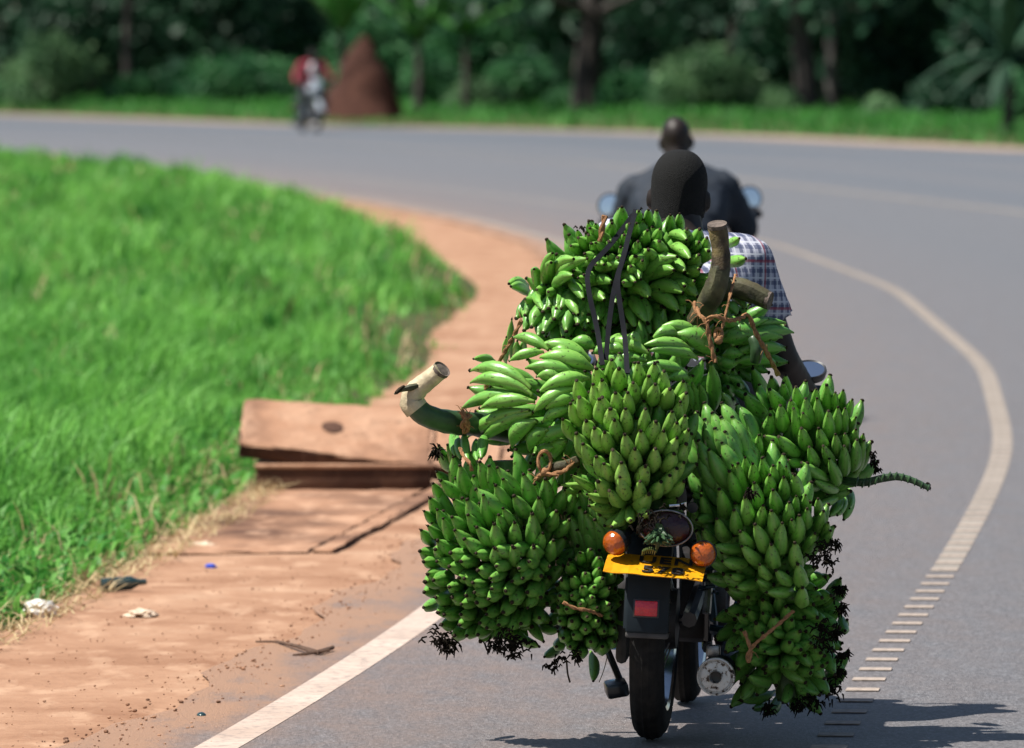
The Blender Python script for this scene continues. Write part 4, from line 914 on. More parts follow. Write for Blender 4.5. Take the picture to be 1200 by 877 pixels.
# --- G: bunch behind at the upper right, seen between stalk and arm
H_ = Bunch('dark green banana bunch roped beside the arm with thick stalk pointing right', (870, 400, 75, 62, 21.52, .2), 'ban_deep', (0, 1), bulge=(0, -.3, 1), L=.15)
k, o = 5.314, (740, 230)
H_.many(o, k, [(590, 600, 715, 702, 92), (560, 870, 962, 790, 95), (700, 840, 852, 768, 55), (600, 850, 780, 880, 90), (590, 690, 660, 740, 70), (620, 930, 940, 880, 100), (650, 980, 960, 960, 95), (560, 800, 700, 830, 85), (640, 1040, 900, 1040, 90), (560, 640, 600, 760, 80), (480, 700, 560, 800, 90), (700, 900, 1010, 850, 85)], lay=True, bend=1)
H_.many((700, 360), 5.845, [(860, 230, 1090, 190, 132), (830, 390, 960, 390, 100), (860, 330, 1000, 320, 80), (820, 340, 900, 460, 90), (900, 480, 1000, 560, 80)], lay=True, bend=0)
H_.fill(34, (.6, 0, .1), .85, .07, 20)
H_.cx, H_.cy, H_.rx, H_.ry = 835, 462, 48, 50; H_.fill(26, (.2, 0, .8), .95, .0, 20); H_.cx, H_.cy, H_.rx, H_.ry = 870, 400, 75, 62
H_.stalk([(835, 345, 21.38), (858, 335, 21.36), (880, 342, 21.35), (900, 352, 21.34)], [.028, .027, .026, .023], 'stalk_brown')
H_.disc((901, 352.5, 21.338), (.9, -.3, -.25), .023)
H_.stalk([(885, 425, 21.3), (888, 408, 21.29), (882, 395, 21.3)], [.012, .017, .012], 'stalk_dark', 'stalk_stub')

# ------------------------------------------------------------------ straps and ropes
def ribbon(name, label, cat, pts, width, mat, thick=.0035, group=None):
    W = [px(*p) for p in pts]
    for _ in range(2):
        Q = [W[0]]
        for a, b in zip(W, W[1:]): Q += [a.lerp(b, .25), a.lerp(b, .75)]
        Q.append(W[-1]); W = Q
    c = W[0].copy(); m = MB(); vs = []; fs = []
    for i, p in enumerate(W):
        t = (W[min(i + 1, len(W) - 1)] - W[max(i - 1, 0)]).normalized()
        side = t.cross(Vector((0, -1, .35))).normalized(); nn = side.cross(t)
        for (a, b) in ((-1, -1), (1, -1), (1, 1), (-1, 1)): vs.append(p - c + side * a * width / 2 + nn * b * thick / 2)
    for i in range(len(W) - 1):
        for j in range(4): fs.append((i * 4 + j, i * 4 + (j + 1) % 4, (i + 1) * 4 + (j + 1) % 4, (i + 1) * 4 + j))
    fs += [(3, 2, 1, 0), tuple(range(len(vs) - 4, len(vs)))]
    m.add(vs, fs); o = m.obj(name, M[mat]); o.location = c
    return tag(o, label, cat, group)
gS = 'straps and ropes holding the load'
ribbon('rubber_strap', 'black rubber strap running furthest left down the top banana bunch', 'strap', [(742, 252, 21.32), (712, 292, 21.2), (687, 315, 21.14), (690, 345, 21.10), (700, 385, 21.07), (706, 428, 21.00)], .0125, 'rubber', group=gS)
ribbon('rubber_strap', 'black rubber strap in the middle over the top banana bunch', 'strap', [(745, 246, 21.33), (737, 275, 21.21), (731, 300, 21.15), (720, 335, 21.10), (714, 375, 21.07), (710, 422, 21.02)], .0125, 'rubber', group=gS)
ribbon('rubber_strap', 'short black rubber strap ending above the pale middle bunch', 'strap', [(735, 295, 21.17), (722, 325, 21.11), (727, 360, 21.08), (733, 400, 21.05), (735, 438, 20.92)], .0125, 'rubber', group=gS)
def rope(label, pts, r=.005, mat='rope', name='rope', loops=(), frays=0):
    W = [px(*p) for p in pts]
    for _ in range(2):
        Q = [W[0]]
        for a, b in zip(W, W[1:]): Q += [a.lerp(b, .25), a.lerp(b, .75)]
        Q.append(W[-1]); W = Q
    c = W[0].copy(); m = MB(); W = [p - c for p in W]
    # two twisted strands
    for ph in (0, math.pi):
        out = []
        L = 0
        for i, p in enumerate(W):
            t = (W[min(i + 1, len(W) - 1)] - W[max(i - 1, 0)]).normalized(); a = t.orthogonal().normalized(); b = t.cross(a)
            if i: L += (W[i] - W[i - 1]).length
            th = L / r * .55 + ph
            out.append(p + (a * math.cos(th) + b * math.sin(th)) * r * .55)
        m.tube(out, r * .75, 6)
    g = random.Random(len(pts))
    for i in range(frays):
        p = g.choice(W); d = Vector((g.uniform(-1, 1), g.uniform(-.6, .2), g.uniform(-1, 1))).normalized() * g.uniform(.012, .035)
        m.tube([p, p + d * .6 + Vector((0, 0, .004)), p + d], [.0012, .001, .0006], 4)
    for (x, y, Y, rr_) in loops:
        q = px(x, y, Y) - c
        m.tube([q + Vector((rr_ * .6 * math.cos(a), .004 * math.sin(3 * a), rr_ * math.sin(a))) for a in [2 * math.pi * j / 16 for j in range(17)]], r * .9, 6)
        m.ell(q + Vector((0, 0, -rr_)), (r * 2,) * 3)
    o = m.obj(name, M[mat]); o.location = c
    return tag(o, label, 'rope', gS)
rope('brown sisal rope knotted round the brown upright stalk', [(813, 355, 21.15), (818, 368, 21.12), (828, 376, 21.1), (831, 395, 21.1), (838, 425, 21.1)], .0055, frays=14, loops=[(842, 392, 21.1, .014)])
rope('brown sisal rope strung from the stalk to the right past the arm', [(828, 376, 21.1), (838, 369, 21.09), (852, 377, 21.12), (868, 374, 21.2), (877, 366, 21.25), (885, 390, 21.25), (898, 412, 21.25), (912, 440, 21.3)], .0055, frays=8)
rope('thin brown rope running straight up behind the upright stalk', [(843, 398, 21.11), (850, 370, 21.11), (857, 340, 21.15), (862, 322, 21.28)], .0035, frays=3)
rope('looped brown rope tying the left low bunch at its stalk', [(628, 562, 21.0), (634, 556, 20.99), (648, 556, 20.96), (662, 553, 20.96), (671, 541, 20.98)], .0055, frays=10, loops=[(638, 541, 20.98, .026)])
rope('brown rope bound round the curved stalk at the left', [(541, 482, 21.13), (545, 490, 21.11), (549, 500, 21.12), (545, 508, 21.15), (541, 497, 21.11), (551, 486, 21.12)], .0065, frays=16)
rope('thin stiff rope slanting behind the left end of the top bunches', [(611, 376, 21.22), (600, 398, 21.24), (587, 420, 21.27), (567, 458, 21.32)], .005, frays=2)
rope('short pale rope end standing above the top bunch', [(703, 283, 21.24), (706, 266, 21.24), (709, 253, 21.24)], .0065)
rope('brown rope slanting across the lowest right bunch with loose end', [(930, 716, 20.97), (905, 738, 20.96), (878, 760, 20.96), (875, 775, 20.96), (879, 776, 20.96), (880, 760, 20.96), (872, 740, 20.97)], .0045, frays=3)
rope('thin brown rope across the small dark bunch beside the wheel', [(660, 706, 20.9), (675, 714, 20.9), (690, 715, 20.91), (705, 722, 20.95)], .004)
rope('pale rope strand hanging down behind the left low bunch', [(539, 525, 21.0), (543, 535, 20.98), (551, 543, 20.96), (553, 552, 20.97)], .004)

# ------------------------------------------------------------------ ground, road, verge
Ld = [0, 17, 21.06, 25.8, 37, 46, 60, 74.4, 84, 94.6, 110, 130, 150, 200]
Lx = [-3.2, -1.2, -.706, -.245, .50, .80, .86, .446, -.336, -1.61, -4.0, -8.5, -14, -32]
Rd = [0, 17, 21.5, 23.2, 25.25, 27.4, 31, 33.9, 37.1, 45.9, 60.2, 72.8, 82.5, 95, 110, 130]
Rx = [-.9, .44, .828, .96, 1.16, 1.37, 1.68, 1.92, 2.15, 2.55, 2.71, 2.33, 1.65, .2, -2.1, -6.3]
Fd = [0, 126, 137, 159.6, 167, 183, 207, 240]
Fx = [16, 14, 8.22, 3.99, 1.67, -5.5, -12.4, -24]
Gd = [0, 20, 25, 29.5, 33, 41.5, 46, 51, 57, 61, 66, 73, 80, 90, 100, 125, 150, 200]
Gx = [-3.0, -1.95, -1.53, -1.2, -1.0, -.66, -.42, -.46, -.24, -.24, -.5, -.9, -1.35, -2.0, -3.2, -9, -17, -38]
def smooth_curve(d, x):
    dd = np.arange(0, 241, .5); xx = np.interp(dd, d, x)
    ker = np.hanning(17); ker /= ker.sum()
    xp = np.pad(xx, 8, mode='reflect', reflect_type='odd'); return dd, np.convolve(xp, ker, 'valid')
CL, CR, CF, CG = smooth_curve(Ld, Lx), smooth_curve(Rd, Rx), smooth_curve(Fd, Fx), smooth_curve(Gd, Gx)
def at(c, d): return np.interp(d, c[0], c[1])

def strip(name, label_kind, fa, fb, d0, d1, step, z, mat, cols=8, z_fn=None, attr=False):
    ds = np.arange(d0, d1 + 1e-6, step); n = len(ds)
    a = fa(ds); b = fb(ds); tt = np.linspace(0, 1, cols + 1)
    X = a[:, None] * (1 - tt) + b[:, None] * tt; Y = np.repeat(ds[:, None], cols + 1, 1); Z = np.full_like(X, z)
    if z_fn is not None: Z = Z + z_fn(X, Y)
    V = np.stack([X, Y, Z], -1).reshape(-1, 3)
    idx = np.arange(n * (cols + 1)).reshape(n, cols + 1)
    F_ = np.stack([idx[:-1, :-1], idx[:-1, 1:], idx[1:, 1:], idx[1:, :-1]], -1).reshape(-1, 4)
    me = fast_mesh(name, V, F_.ravel(), np.full(len(F_), 4), M[mat])
    if attr:
        q = me.attributes.new('across', 'FLOAT', 'POINT'); q.data.foreach_set('value', np.tile(tt, n).astype(np.float32))
    me.polygons.foreach_set('use_smooth', [True] * len(me.polygons))
    o = link(name, me); o['kind'] = label_kind; return o
gm = MB(); gm.add([(-400, -40, -.05), (400, -40, -.05), (400, 900, -.05), (-400, 900, -.05)], [(0, 1, 2, 3)]); gm.obj('ground', M['forest_floor'], None, False)['kind'] = 'structure'
strip('dirt_shoulder', 'structure', lambda d: at(CL, d) - 6.0, lambda d: at(CL, d) + .3, 2, 150, .5, 0, 'dirt', 24,
      lambda X, Y: .008 * np.sin(X * 9 + Y * 2.1) * np.sin(Y * 3.1 - X * 4) - np.clip((X - (np.interp(Y, *CL) - .38)) / .3, 0, 1) * .02)
def rag(d): return at(CL, d) - .34 + .05 * np.sin(d * 2.3) + .02 * np.sin(d * 7.1 + 1)
strip('road', 'structure', rag, lambda d: at(CF, d), 2, 238, .25, .004, 'asphalt', 30, None, True)
strip('far_dirt_edge', 'structure', lambda d: at(CF, d) - .3, lambda d: at(CF, d) + 1.6, 100, 238, .5, .009, 'far_dirt', 4)
def off(c, lo): return lambda d: at(c, d) + lo
strip('road_edge_line', 'structure', off(CL, -.055), off(CL, .055), 2, 48, .25, .0053, 'paint', 1)
strip('road_edge_line', 'structure', off(CL, -.055), off(CL, .055), 48, 150, .25, .0053, 'paint_faded', 1)
CCd = [60, 75, 87.4, 106, 125, 146, 170]; CCx = [6.6, 6.0, 5.25, 3.18, 1.0, -2.9, -9.5]
CC = smooth_curve([0] + CCd, [8.5] + CCx)
strip('road_centre_line', 'structure', off(CC, -.07), off(CC, .07), 30, 165, .5, .0085, 'paint_faded', 1)
# profiled edge line: raised bars on a thin worn band
band = strip('rumble_line', 'structure', off(CR, -.043), off(CR, .043), 28, 125, .25, .0055, 'paint_faded', 1)
bar = MB(); bar.box((0, 0, .0012), (.090, .095, .0024), None, .0008, 1); bme = bar.mesh('rumble_bar', M['paint_dull'])
d = 18.0; nb_ = 0
while d < 92:
    dx = float(at(CR, d + .2) - at(CR, d - .2)) / .4
    b_ = link('rumble_bar', bme, band, Matrix.Translation((float(at(CR, d)), d, .0056)) @ Matrix.Rotation(-math.atan(dx), 4, 'Z'))
    d += .374; nb_ += 1

# verge bank
def bank_h(X, Y):
    e = np.interp(Y, *CG) - X
    h = .19 * (1 - np.exp(-np.clip(e, 0, 50) / .55))
    h += .07 * np.sin(X * 2.3 + Y * .45) * np.clip(e, 0, 1) + .035 * np.sin(X * 5.1 - Y * .9 + 1) * np.clip(e, 0, 1)
    # a taller hummock where the verge bulges out towards the road
    h += .10 * np.exp(-(((X + .80) / .6) ** 2 + ((Y - 62) / 5) ** 2)) * np.clip(e / .3, 0, 1)
    h = h * (1 - .65 * np.exp(-(((X + .6) / .6) ** 2 + ((Y - 50) / 5) ** 2)))
    h += .06 * np.sin(Y * .31 + X * 1.1) * np.clip(e / .8, 0, 1)
    return np.where(e > 0, h, -.03 - .1 * np.clip(-e, 0, .3))
strip('verge', 'structure', lambda d: at(CG, d) - 9, lambda d: at(CG, d) + .1, 18, 160, .5, .0, 'soil', 40, bank_h)

def blades(name, X, Y, Z, H, W, lean, mat, rnd, curl=.45, wind=(0, 0)):
    n = len(X); a = rng.uniform(0, 2 * np.pi, n); b = rng.uniform(0, 2 * np.pi, n)
    sx, sy = np.cos(a) * W, np.sin(a) * W
    lx = np.cos(b) * lean * H + wind[0] * H; ly = np.sin(b) * lean * H + wind[1] * H
    P = np.stack([X, Y, Z], -1)
    S = np.stack([sx, sy, np.zeros(n)], -1); Lm = np.stack([lx * .35, ly * .35, H * .55], -1); Lt = np.stack([lx, ly, H * (1 - curl * lean)], -1)
    V = np.stack([P - S, P + S, P + Lm + S * .75, P + Lm - S * .75, P + Lt], 1).reshape(-1, 3)
    o = np.arange(n) * 5
    Q = np.stack([o, o + 1, o + 2, o + 3], -1); T = np.stack([o + 3, o + 2, o + 4], -1)
    loops = np.concatenate([Q, T], 1).ravel(); nper = np.tile([4, 3], n)
    return fast_mesh(name, V, loops, nper, M[mat], np.repeat(rnd, 5))
def scatter(n, d0, d1, fa, fb, power=1.0):
    d = d0 + (d1 - d0) * rng.random(n) ** power; t = rng.random(n)
    return fa(d) + (fb(d) - fa(d)) * t, d
XS, YS = [], []
for (n, d0, d1, pw) in ((62000, 23.5, 46, 1.0), (36000, 44, 82, 1.0), (26000, 80, 135, 1.0)):
    x, y = scatter(n * 2, d0, d1, lambda q: np.minimum(-.062 * q - .7, at(CG, q) - .35), lambda q: at(CG, q) + .02)
    e = at(CG, y) - x
    keep = rng.random(len(x)) < np.clip(.02 + e * 1.1 + .25 * np.sin(x * 7 + y * 3), 0, 1); x, y = x[keep][:n], y[keep][:n]
    XS.append(x); YS.append(y)
X = np.concatenate(XS); Y = np.concatenate(YS); n = len(X)
e = at(CG, Y) - X
clump = .5 + .5 * np.sin(X * 4.3 + 1.7 * np.sin(Y * 1.1)) * np.sin(Y * .9 + 1.3 * np.sin(X * 2.2))
dip = 1 - .6 * np.exp(-(((X + .6) / .6) ** 2 + ((Y - 50) / 5) ** 2)); Y_ = Y
clump2 = .5 + .5 * np.sin(X * 11 + Y * 3.7) * np.sin(Y * 5.3 - X * 6)
tuft = np.clip(np.sin(X * 6.1 + Y * .8) * np.sin(Y * 1.7 - X * 3.3) + .15 * np.sin(X * 17), 0, 1)
Hh = (.035 + .12 * np.clip(e * 1.6, 0, 1)) * rng.uniform(.45, 1.5, n) * (.45 + .75 * clump + .7 * tuft) * np.where(Y > 80, .85, 1.1) * dip
rnd = np.clip(.05 + .40 * clump * rng.uniform(.5, 1.3, n) + .25 * clump2 + .45 * tuft * rng.random(n), 0, 1)
Wd = .0035 * rng.uniform(.6, 1.6, n) * np.clip(Y / 28, 1, 5)
go = link('grass', blades('grass', X, Y, bank_h(X, Y) - .005, Hh, Wd, rng.uniform(.15, .95, n), 'grass', rnd, wind=(.15, 0)))
tag(go, 'bright green roadside grass on the bank left of the road', 'grass', kind='stuff')
x, y = scatter(9000, 23.5, 110, lambda q: np.minimum(-.062 * q - .7, at(CG, q) - .35), lambda q: at(CG, q) + .05, 1.6)
kp = (np.sin(x * 5 + y * 1.3) * np.sin(y * .8 - x * 2) + rng.normal(0, .35, len(x))) > .25; x, y = x[kp], y[kp]
yo = link('dry_grass', blades('dry_grass', x, y, bank_h(x, y), rng.uniform(.06, .24, len(x)), .0035 * np.clip(y / 28, 1, 4) * rng.uniform(.6, 1.4, len(x)), rng.uniform(.2, 1.0, len(x)), 'straw', rng.random(len(x))))
tag(yo, 'yellowed dry blades mixed in the grass of the bank', 'dry grass', kind='stuff')
# taller ragged tufts
tc, td = scatter(420, 25, 100, lambda q: np.minimum(-.062 * q - .3, at(CG, q) - .35), lambda q: at(CG, q) + .06, 1.3)
k_ = 34; x = np.repeat(tc, k_) + rng.normal(0, .05, 420 * k_); y = np.repeat(td, k_) + rng.normal(0, .09, 420 * k_)
th = np.repeat(rng.uniform(.12, .34, 420), k_) * rng.uniform(.5, 1.1, 420 * k_) * np.clip(.22 + (at(CG, y) - x) / .5, .2, 1) * np.where(y < 45, .75, 1); tcol = np.clip(np.repeat(rng.uniform(0, .9, 420), k_) + rng.normal(0, .15, 420 * k_), 0, 1)
tf = link('grass_tufts', blades('grass_tufts', x, y, bank_h(x, y), th, .0045 * np.clip(y / 28, 1, 4) * rng.uniform(.6, 1.5, len(x)), rng.uniform(.2, .8, len(x)), 'grass', tcol))
tag(tf, 'taller ragged grass tufts standing out of the bank and its edge', 'grass', kind='stuff')
# broad-leaf weeds near the front
x, y = scatter(7000, 24.5, 40, lambda q: np.minimum(-.062 * q - .5, at(CG, q) - .3), lambda q: at(CG, q) - .02)
wo = link('weeds', blades('weeds', x, y, bank_h(x, y), rng.uniform(.05, .13, len(x)), rng.uniform(.008, .018, len(x)), rng.uniform(.5, 1.1, len(x)), 'grass', rng.uniform(.0, .55, len(x))))
tag(wo, 'low broad-leaved weeds among the grass at lower left', 'weeds', kind='stuff')
# straw at the foot of the bank
x, y = scatter(5200, 23.4, 38, lambda q: at(CG, q) - .28, lambda q: at(CG, q) + .14)
so_ = link('dry_grass', blades('dry_grass', x, y, np.maximum(bank_h(x, y), .004) + rng.uniform(0, .03, len(x)), rng.uniform(.012, .05, len(x)), rng.uniform(.002, .004, len(x)), rng.uniform(1.2, 5.0, len(x)), 'straw', rng.random(len(x)), curl=.1))
tag(so_, 'dry straw strewn along the foot of the grass bank', 'dry grass', kind='stuff')
# loose stones and crumbs on dirt
pm = MB(); g = random.Random(21)
for i in range(110):
    dd = g.uniform(20.3, 34); xx = float(at(CL, dd)) - abs(g.gauss(0, .35)) - .02
    if xx < float(at(CG, dd)) - .05: continue
    r = abs(g.gauss(.0, .0024)) + .0013
    pm.ell((xx, dd, .004 + r * .3), (r * g.uniform(.8, 1.5), r * g.uniform(.8, 1.5), r * .7), (0, 0, g.uniform(0, 3)), 6, 4)
for i in range(520):
    dd = g.uniform(20.3, 36); xx = float(at(CL, dd)) - .33 + g.gauss(0, .06); r = abs(g.gauss(.0, .0020)) + .0011
    pm.ell((xx, dd, .006 + r * .3), (r * g.uniform(.8, 1.6), r * g.uniform(.8, 1.6), r * .8), (0, 0, g.uniform(0, 3)), 6, 4)
for i in range(900):
    dd = g.uniform(20.3, 33); xx = g.uniform(float(at(CG, dd)), float(at(CL, dd)) - .1); r = abs(g.gauss(0, .0016)) + .001
    pm.ell((xx, dd, .004 + r * .3), (r, r * g.uniform(.8, 1.6), r * .8), None, 5, 3)
tag(pm.obj('gravel', M['slab'], None), 'small loose stones on the red dirt beside the road', 'gravel', kind='stuff')

# drain cover slabs beside the road
def gp(x, y, z=0):
    Yv = (CAMH - z) * FPX / (y - YH); return px(x, y, Yv)
def slab(label, corners_top, thick, name='drain_slab', bev=.008, hole=False, group='concrete drain slabs'):
    """corners_top: four world points fl, fr, br, bl of the upper face"""
    P = [Vector(p) for p in corners_top]; nrm = (P[1] - P[0]).cross(P[3] - P[0]).normalized()
    c = sum(P, Vector()) / 4
    bm = bmesh.new(); up = [bm.verts.new(p - c) for p in P]; dn = [bm.verts.new(p - c - nrm * thick) for p in P]
    bm.faces.new(up); bm.faces.new(list(reversed(dn)))
    for i in range(4): bm.faces.new((up[i], dn[i], dn[(i + 1) % 4], up[(i + 1) % 4]))
    bmesh.ops.bevel(bm, geom=list(bm.edges), offset=bev, segments=2, profile=.5, affect='EDGES')
    bmesh.ops.subdivide_edges(bm, edges=[e_ for e_ in bm.edges if e_.calc_length() > .1], cuts=11, use_grid_fill=True)
    for v in bm.verts: v.co += Vector((rng.normal(0, .0035), rng.normal(0, .0035), rng.normal(0, .002)))
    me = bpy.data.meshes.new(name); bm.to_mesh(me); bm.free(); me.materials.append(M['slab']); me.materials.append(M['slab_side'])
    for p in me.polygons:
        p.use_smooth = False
        if p.normal.dot(nrm) < .55: p.material_index = 1  # side faces get the concrete with shade painted in
    o = link(name, me); o.location = c; tag(o, label, 'slab', group)
    if hole:
        h = MB(); h.ell((0, 0, 0), (.045, .075, .004), None, 18, 6); u = (P[1] - P[0]).normalized()
        Rm = Matrix((u, nrm.cross(u), nrm)).transposed().to_4x4()
        q = P[0].lerp(P[1], .49).lerp(P[3].lerp(P[2], .47), .52) - c + nrm * .0015
        h.obj('lifting_hole', M['slab_side'], o, mx=Matrix.Translation(q) @ Rm)
    return o
# side wall of the drain, then the tilted slab on it
wall = MB(); wall.box((-.655, 33.25, .045), (.68, .35, .10), None, .01)
tag(wall.obj('drain_wall', [M['slab_side']]), 'low concrete drain wall with shade in its colour under the tilted slab', 'drain wall')
wt = MB(); wt.box((-.65, 33.28, .098), (.70, .42, .016), None, .005)
tag(wt.obj('drain_ledge', M['slab']), 'thin concrete ledge on the low drain wall', 'ledge')
def fp(x, y, Y): return px(x, y, Y)
slab('broken reddish concrete slab tilted up with round lifting mark', [fp(281, 519, 33.15), fp(503, 545, 33.15), fp(506, 480, 33.75), fp(287, 467, 33.75)], .062, hole=True, bev=.01)
slab('reddish slab piece right of the tilted slab touching the banana load', [fp(507, 546, 33.2), fp(585, 549, 33.2), fp(590, 486, 33.9), fp(510, 480, 33.9)], .06)
def gslab(label, x0, x1, d0, d1, z, th=.06):
    f = lambda d: float(at(CL, d))
    return slab(label, [(x0(d0), d0, z), (x1(d0), d0, z), (x1(d1), d1, z), (x0(d1), d1, z)], th, bev=.006)
edge_in = lambda d: -.683 + (d - 29.05) * .0887
gslab('flat dusty drain slab just in front of the low wall', lambda d: -1.25, lambda d: edge_in(d) - .012, 31.02, 33.02, .012)
gslab('flat dusty drain slab nearer the camera beside the kerb strip', lambda d: -1.45, lambda d: edge_in(d) - .012, 29.0, 31.0, .011)
ks = [(30.9, 33.6), (29.05, 30.88)]
for (a_, b_), lb in zip(ks, ('narrow concrete kerb strip leading up to the tilted slab', 'narrow concrete kerb strip nearest the camera beside drain slab')):
    slab(lb, [(edge_in(a_) + .006, a_, .017), (edge_in(a_) + .075, a_, .017), (edge_in(b_) + .075, b_, .017), (edge_in(b_) + .006, b_, .017)], .06, 'kerb_strip', .006, group='concrete kerb strips')
gslab('dusty flat slab beyond the tilted slab', lambda d: float(at(CG, d)) + .12, lambda d: edge_in(35) + .06 + (d - 35) * .045, 35.2, 39.5, .010)

# litter
def crumple(name, label, cat, x, y, size, mat, seed, flat=.6, z=.02):
    g = random.Random(seed); bm = bmesh.new(); bmesh.ops.create_icosphere(bm, subdivisions=3, radius=1)
    from mathutils import noise as mn
    for v in bm.verts:
        q = v.co * 2.2 + Vector((seed, 0, 0)); v.co *= 1 + .45 * mn.noise(q) + .2 * mn.noise(q * 2.7)
        v.co = Vector((v.co.x * size[0], v.co.y * size[1], v.co.z * size[2] * flat))
    me = bpy.data.meshes.new(name); bm.to_mesh(me); bm.free(); me.materials.append(M[mat])
    o = link(name, me); p = gp(x, y, z); o.location = p; return tag(o, label, cat)
M['bag'] = simple('white_plastic', (.72, .70, .66), .5, var=.15); M['bottle'] = simple('dark_green_glass', (.02, .045, .05), .12, var=.2)
M['blue_cap'] = simple('blue_plastic', (.02, .06, .45), .4); M['wood'] = simple('dead_wood', (.09, .05, .032), .9, var=.4, bump=.5)
M['husk'] = simple('pale_husk', (.55, .43, .32), .8, var=.25)
crumple('plastic_bag', 'crumpled white plastic bag lying in the grass at lower left', 'plastic bag', 46, 716, (.052, .05, .055), 'bag', 3)
crumple('cap', 'small blue plastic cap on the red dirt', 'cap', 247, 664, (.018, .02, .009), 'blue_cap', 5, 1, .006)
crumple('husk', 'pale dry husk at the edge of the grass', 'husk', 238, 640, (.05, .05, .014), 'husk', 8, 1, .008)
crumple('husk', 'curled pale husk among straw below the dark bottle', 'husk', 166, 720, (.045, .05, .016), 'husk', 9, 1, .01)
bo = MB(); bo.lathe([(0, -.075), (.021, -.075), (.0225, -.06), (.0225, .02), (.010, .045), (.009, .07), (.0, .07)], (0, 0, 0), 'x', 16)
b_ = bo.obj('bottle', M['bottle']); b_.location = gp(146, 684, .03); b_.rotation_euler = (0, R(-4), R(12)); tag(b_, 'dark glass bottle lying in dry grass', 'bottle')
st = MB(); W = [gp(300, 752, .008), gp(325, 752, .012), gp(350, 758, .02), gp(372, 765, .014), gp(390, 759, .016)]; c = W[0]; st.tube([p - c for p in W], [.003, .004, .006, .008, .006], 7)
st.tube([gp(343, 768, .008) - c, gp(360, 766, .012) - c, gp(386, 762, .02) - c], [.003, .005, .005], 6)
s_ = st.obj('stick', M['wood']); s_.location = c; tag(s_, 'thin dead stick lying on the dirt near the white line', 'stick')
sn = MB(); sn.ell((0, 0, 0), (.013, .02, .010), None, 8, 6); s2 = sn.obj('stone', M['bottle']); s2.location = gp(236, 839, .006); tag(s2, 'dark stone on the dirt by the edge line', 'stone')

# ------------------------------------------------------------------ beyond the road
def far_h(X, Y):
    e = X - np.interp(Y, *CF)
    return np.where(e > 1.2, .30 * (1 - np.exp(-(e - 1.2) / 1.8)), -.02)
strip('far_verge', 'structure', lambda d: at(CF, d) + 1.0, lambda d: at(CF, d) + 60, 90, 238, 1.0, 0, 'soil', 60, far_h)
n = 60000
d_ = rng.uniform(100, 232, n); e_ = rng.uniform(1.3, 17, n) ** 1.0; X = at(CF, d_) + e_
kp = (np.abs(X / d_) < .11); X, d_ = X[kp], d_[kp]; n = len(X)
cl = .5 + .5 * np.sin(X * 1.9) * np.sin(d_ * .7)
fg = link('far_grass', blades('far_grass', X, d_, far_h(X, d_) - .01, rng.uniform(.12, .30, n) * (.5 + .8 * cl), rng.uniform(.012, .03, n), rng.uniform(.2, .9, n), 'grass_far', np.clip(cl * rng.uniform(.4, 1.3, n), 0, 1)))
tag(fg, 'green grass strip along the far side of the road', 'grass', kind='stuff')

def leaf_cloud(name, mat, lobes, n, size, seed, aspect=.45, droop=.25):
    """many small leaf faces spread through ellipsoid lobes (cx,cy,cz,rx,ry,rz)"""
    g = np.random.default_rng(seed); L = np.array(lobes); wgt = (L[:, 3] * L[:, 4] * L[:, 5]) ** .8; wgt /= wgt.sum()
    k = g.choice(len(L), n, p=wgt); v = g.normal(size=(n, 3)); v /= np.linalg.norm(v, axis=1)[:, None]
    r = (.35 + .65 * g.random(n)) ** .6 * (1 + .10 * g.normal(size=n))
    P = L[k, :3] + v * r[:, None] * L[k, 3:]
    P[:, 2] = np.maximum(P[:, 2], .05)
    dr = v + g.normal(size=(n, 3)) * .7; dr[:, 2] -= droop; dr /= np.linalg.norm(dr, axis=1)[:, None]
    sd = np.cross(dr, g.normal(size=(n, 3))); sd /= np.linalg.norm(sd, axis=1)[:, None]
    s = size * g.uniform(.6, 1.5, n)
    A_ = dr * s[:, None]; S_ = sd * (s * aspect)[:, None]
    V = np.stack([P - A_ * .5, P + S_ * .5, P + A_ * .5, P - S_ * .5], 1).reshape(-1, 3)
    rn = np.clip(g.random(n) * .7 + .3 * np.sin(P[:, 0] * 3 + P[:, 2] * 4), 0, 1)
    return fast_mesh(name, V, np.arange(n * 4), np.full(n, 4), M[mat], np.repeat(rn, 4))
def tree(name, label, x, y, h, r, trunk_r, mat, bark, lean=(0, 0), low=2.2, n=2600, seed=0, leaf=.32, group=None):
    root = empty(name, label, 'tree', group, loc=(x, y, .2)); g = random.Random(seed)
    t = MB(); pts = [Vector((0, 0, -.3))]; rs = [trunk_r * 1.35]
    for i in range(1, 8):
        q = i / 7; pts.append(Vector((lean[0] * q * h * .7 + g.uniform(-.08, .08), lean[1] * q, q * h * .75))); rs.append(trunk_r * (1 - .7 * q))
    t.tube(pts, rs, 10)
    lobes = []
    for i in range(9):
        q = g.uniform(.35, .95); b0 = pts[max(2, int(q * 7))]; a = i * 2.4 + g.uniform(-.3, .3); ln = r * g.uniform(.55, 1.0) * (1.15 - .5 * q)
        tip = b0 + Vector((math.cos(a) * ln, math.sin(a) * ln, g.uniform(.1, .5) * ln + .2))
        t.tube([b0, b0.lerp(tip, .5) + Vector((0, 0, -.1)), tip], [trunk_r * .35, trunk_r * .22, trunk_r * .08], 6)
        if tip.z > low: lobes.append((tip.x, tip.y, tip.z, r * g.uniform(.35, .55), r * g.uniform(.35, .55), r * g.uniform(.25, .42)))
    lobes.append((pts[-1].x, pts[-1].y, h * .86, r * .6, r * .6, r * .4))
    t.obj('trunk', M[bark], root)
    link('crown', leaf_cloud('crown', mat, lobes, n, leaf, seed), root)
    return root
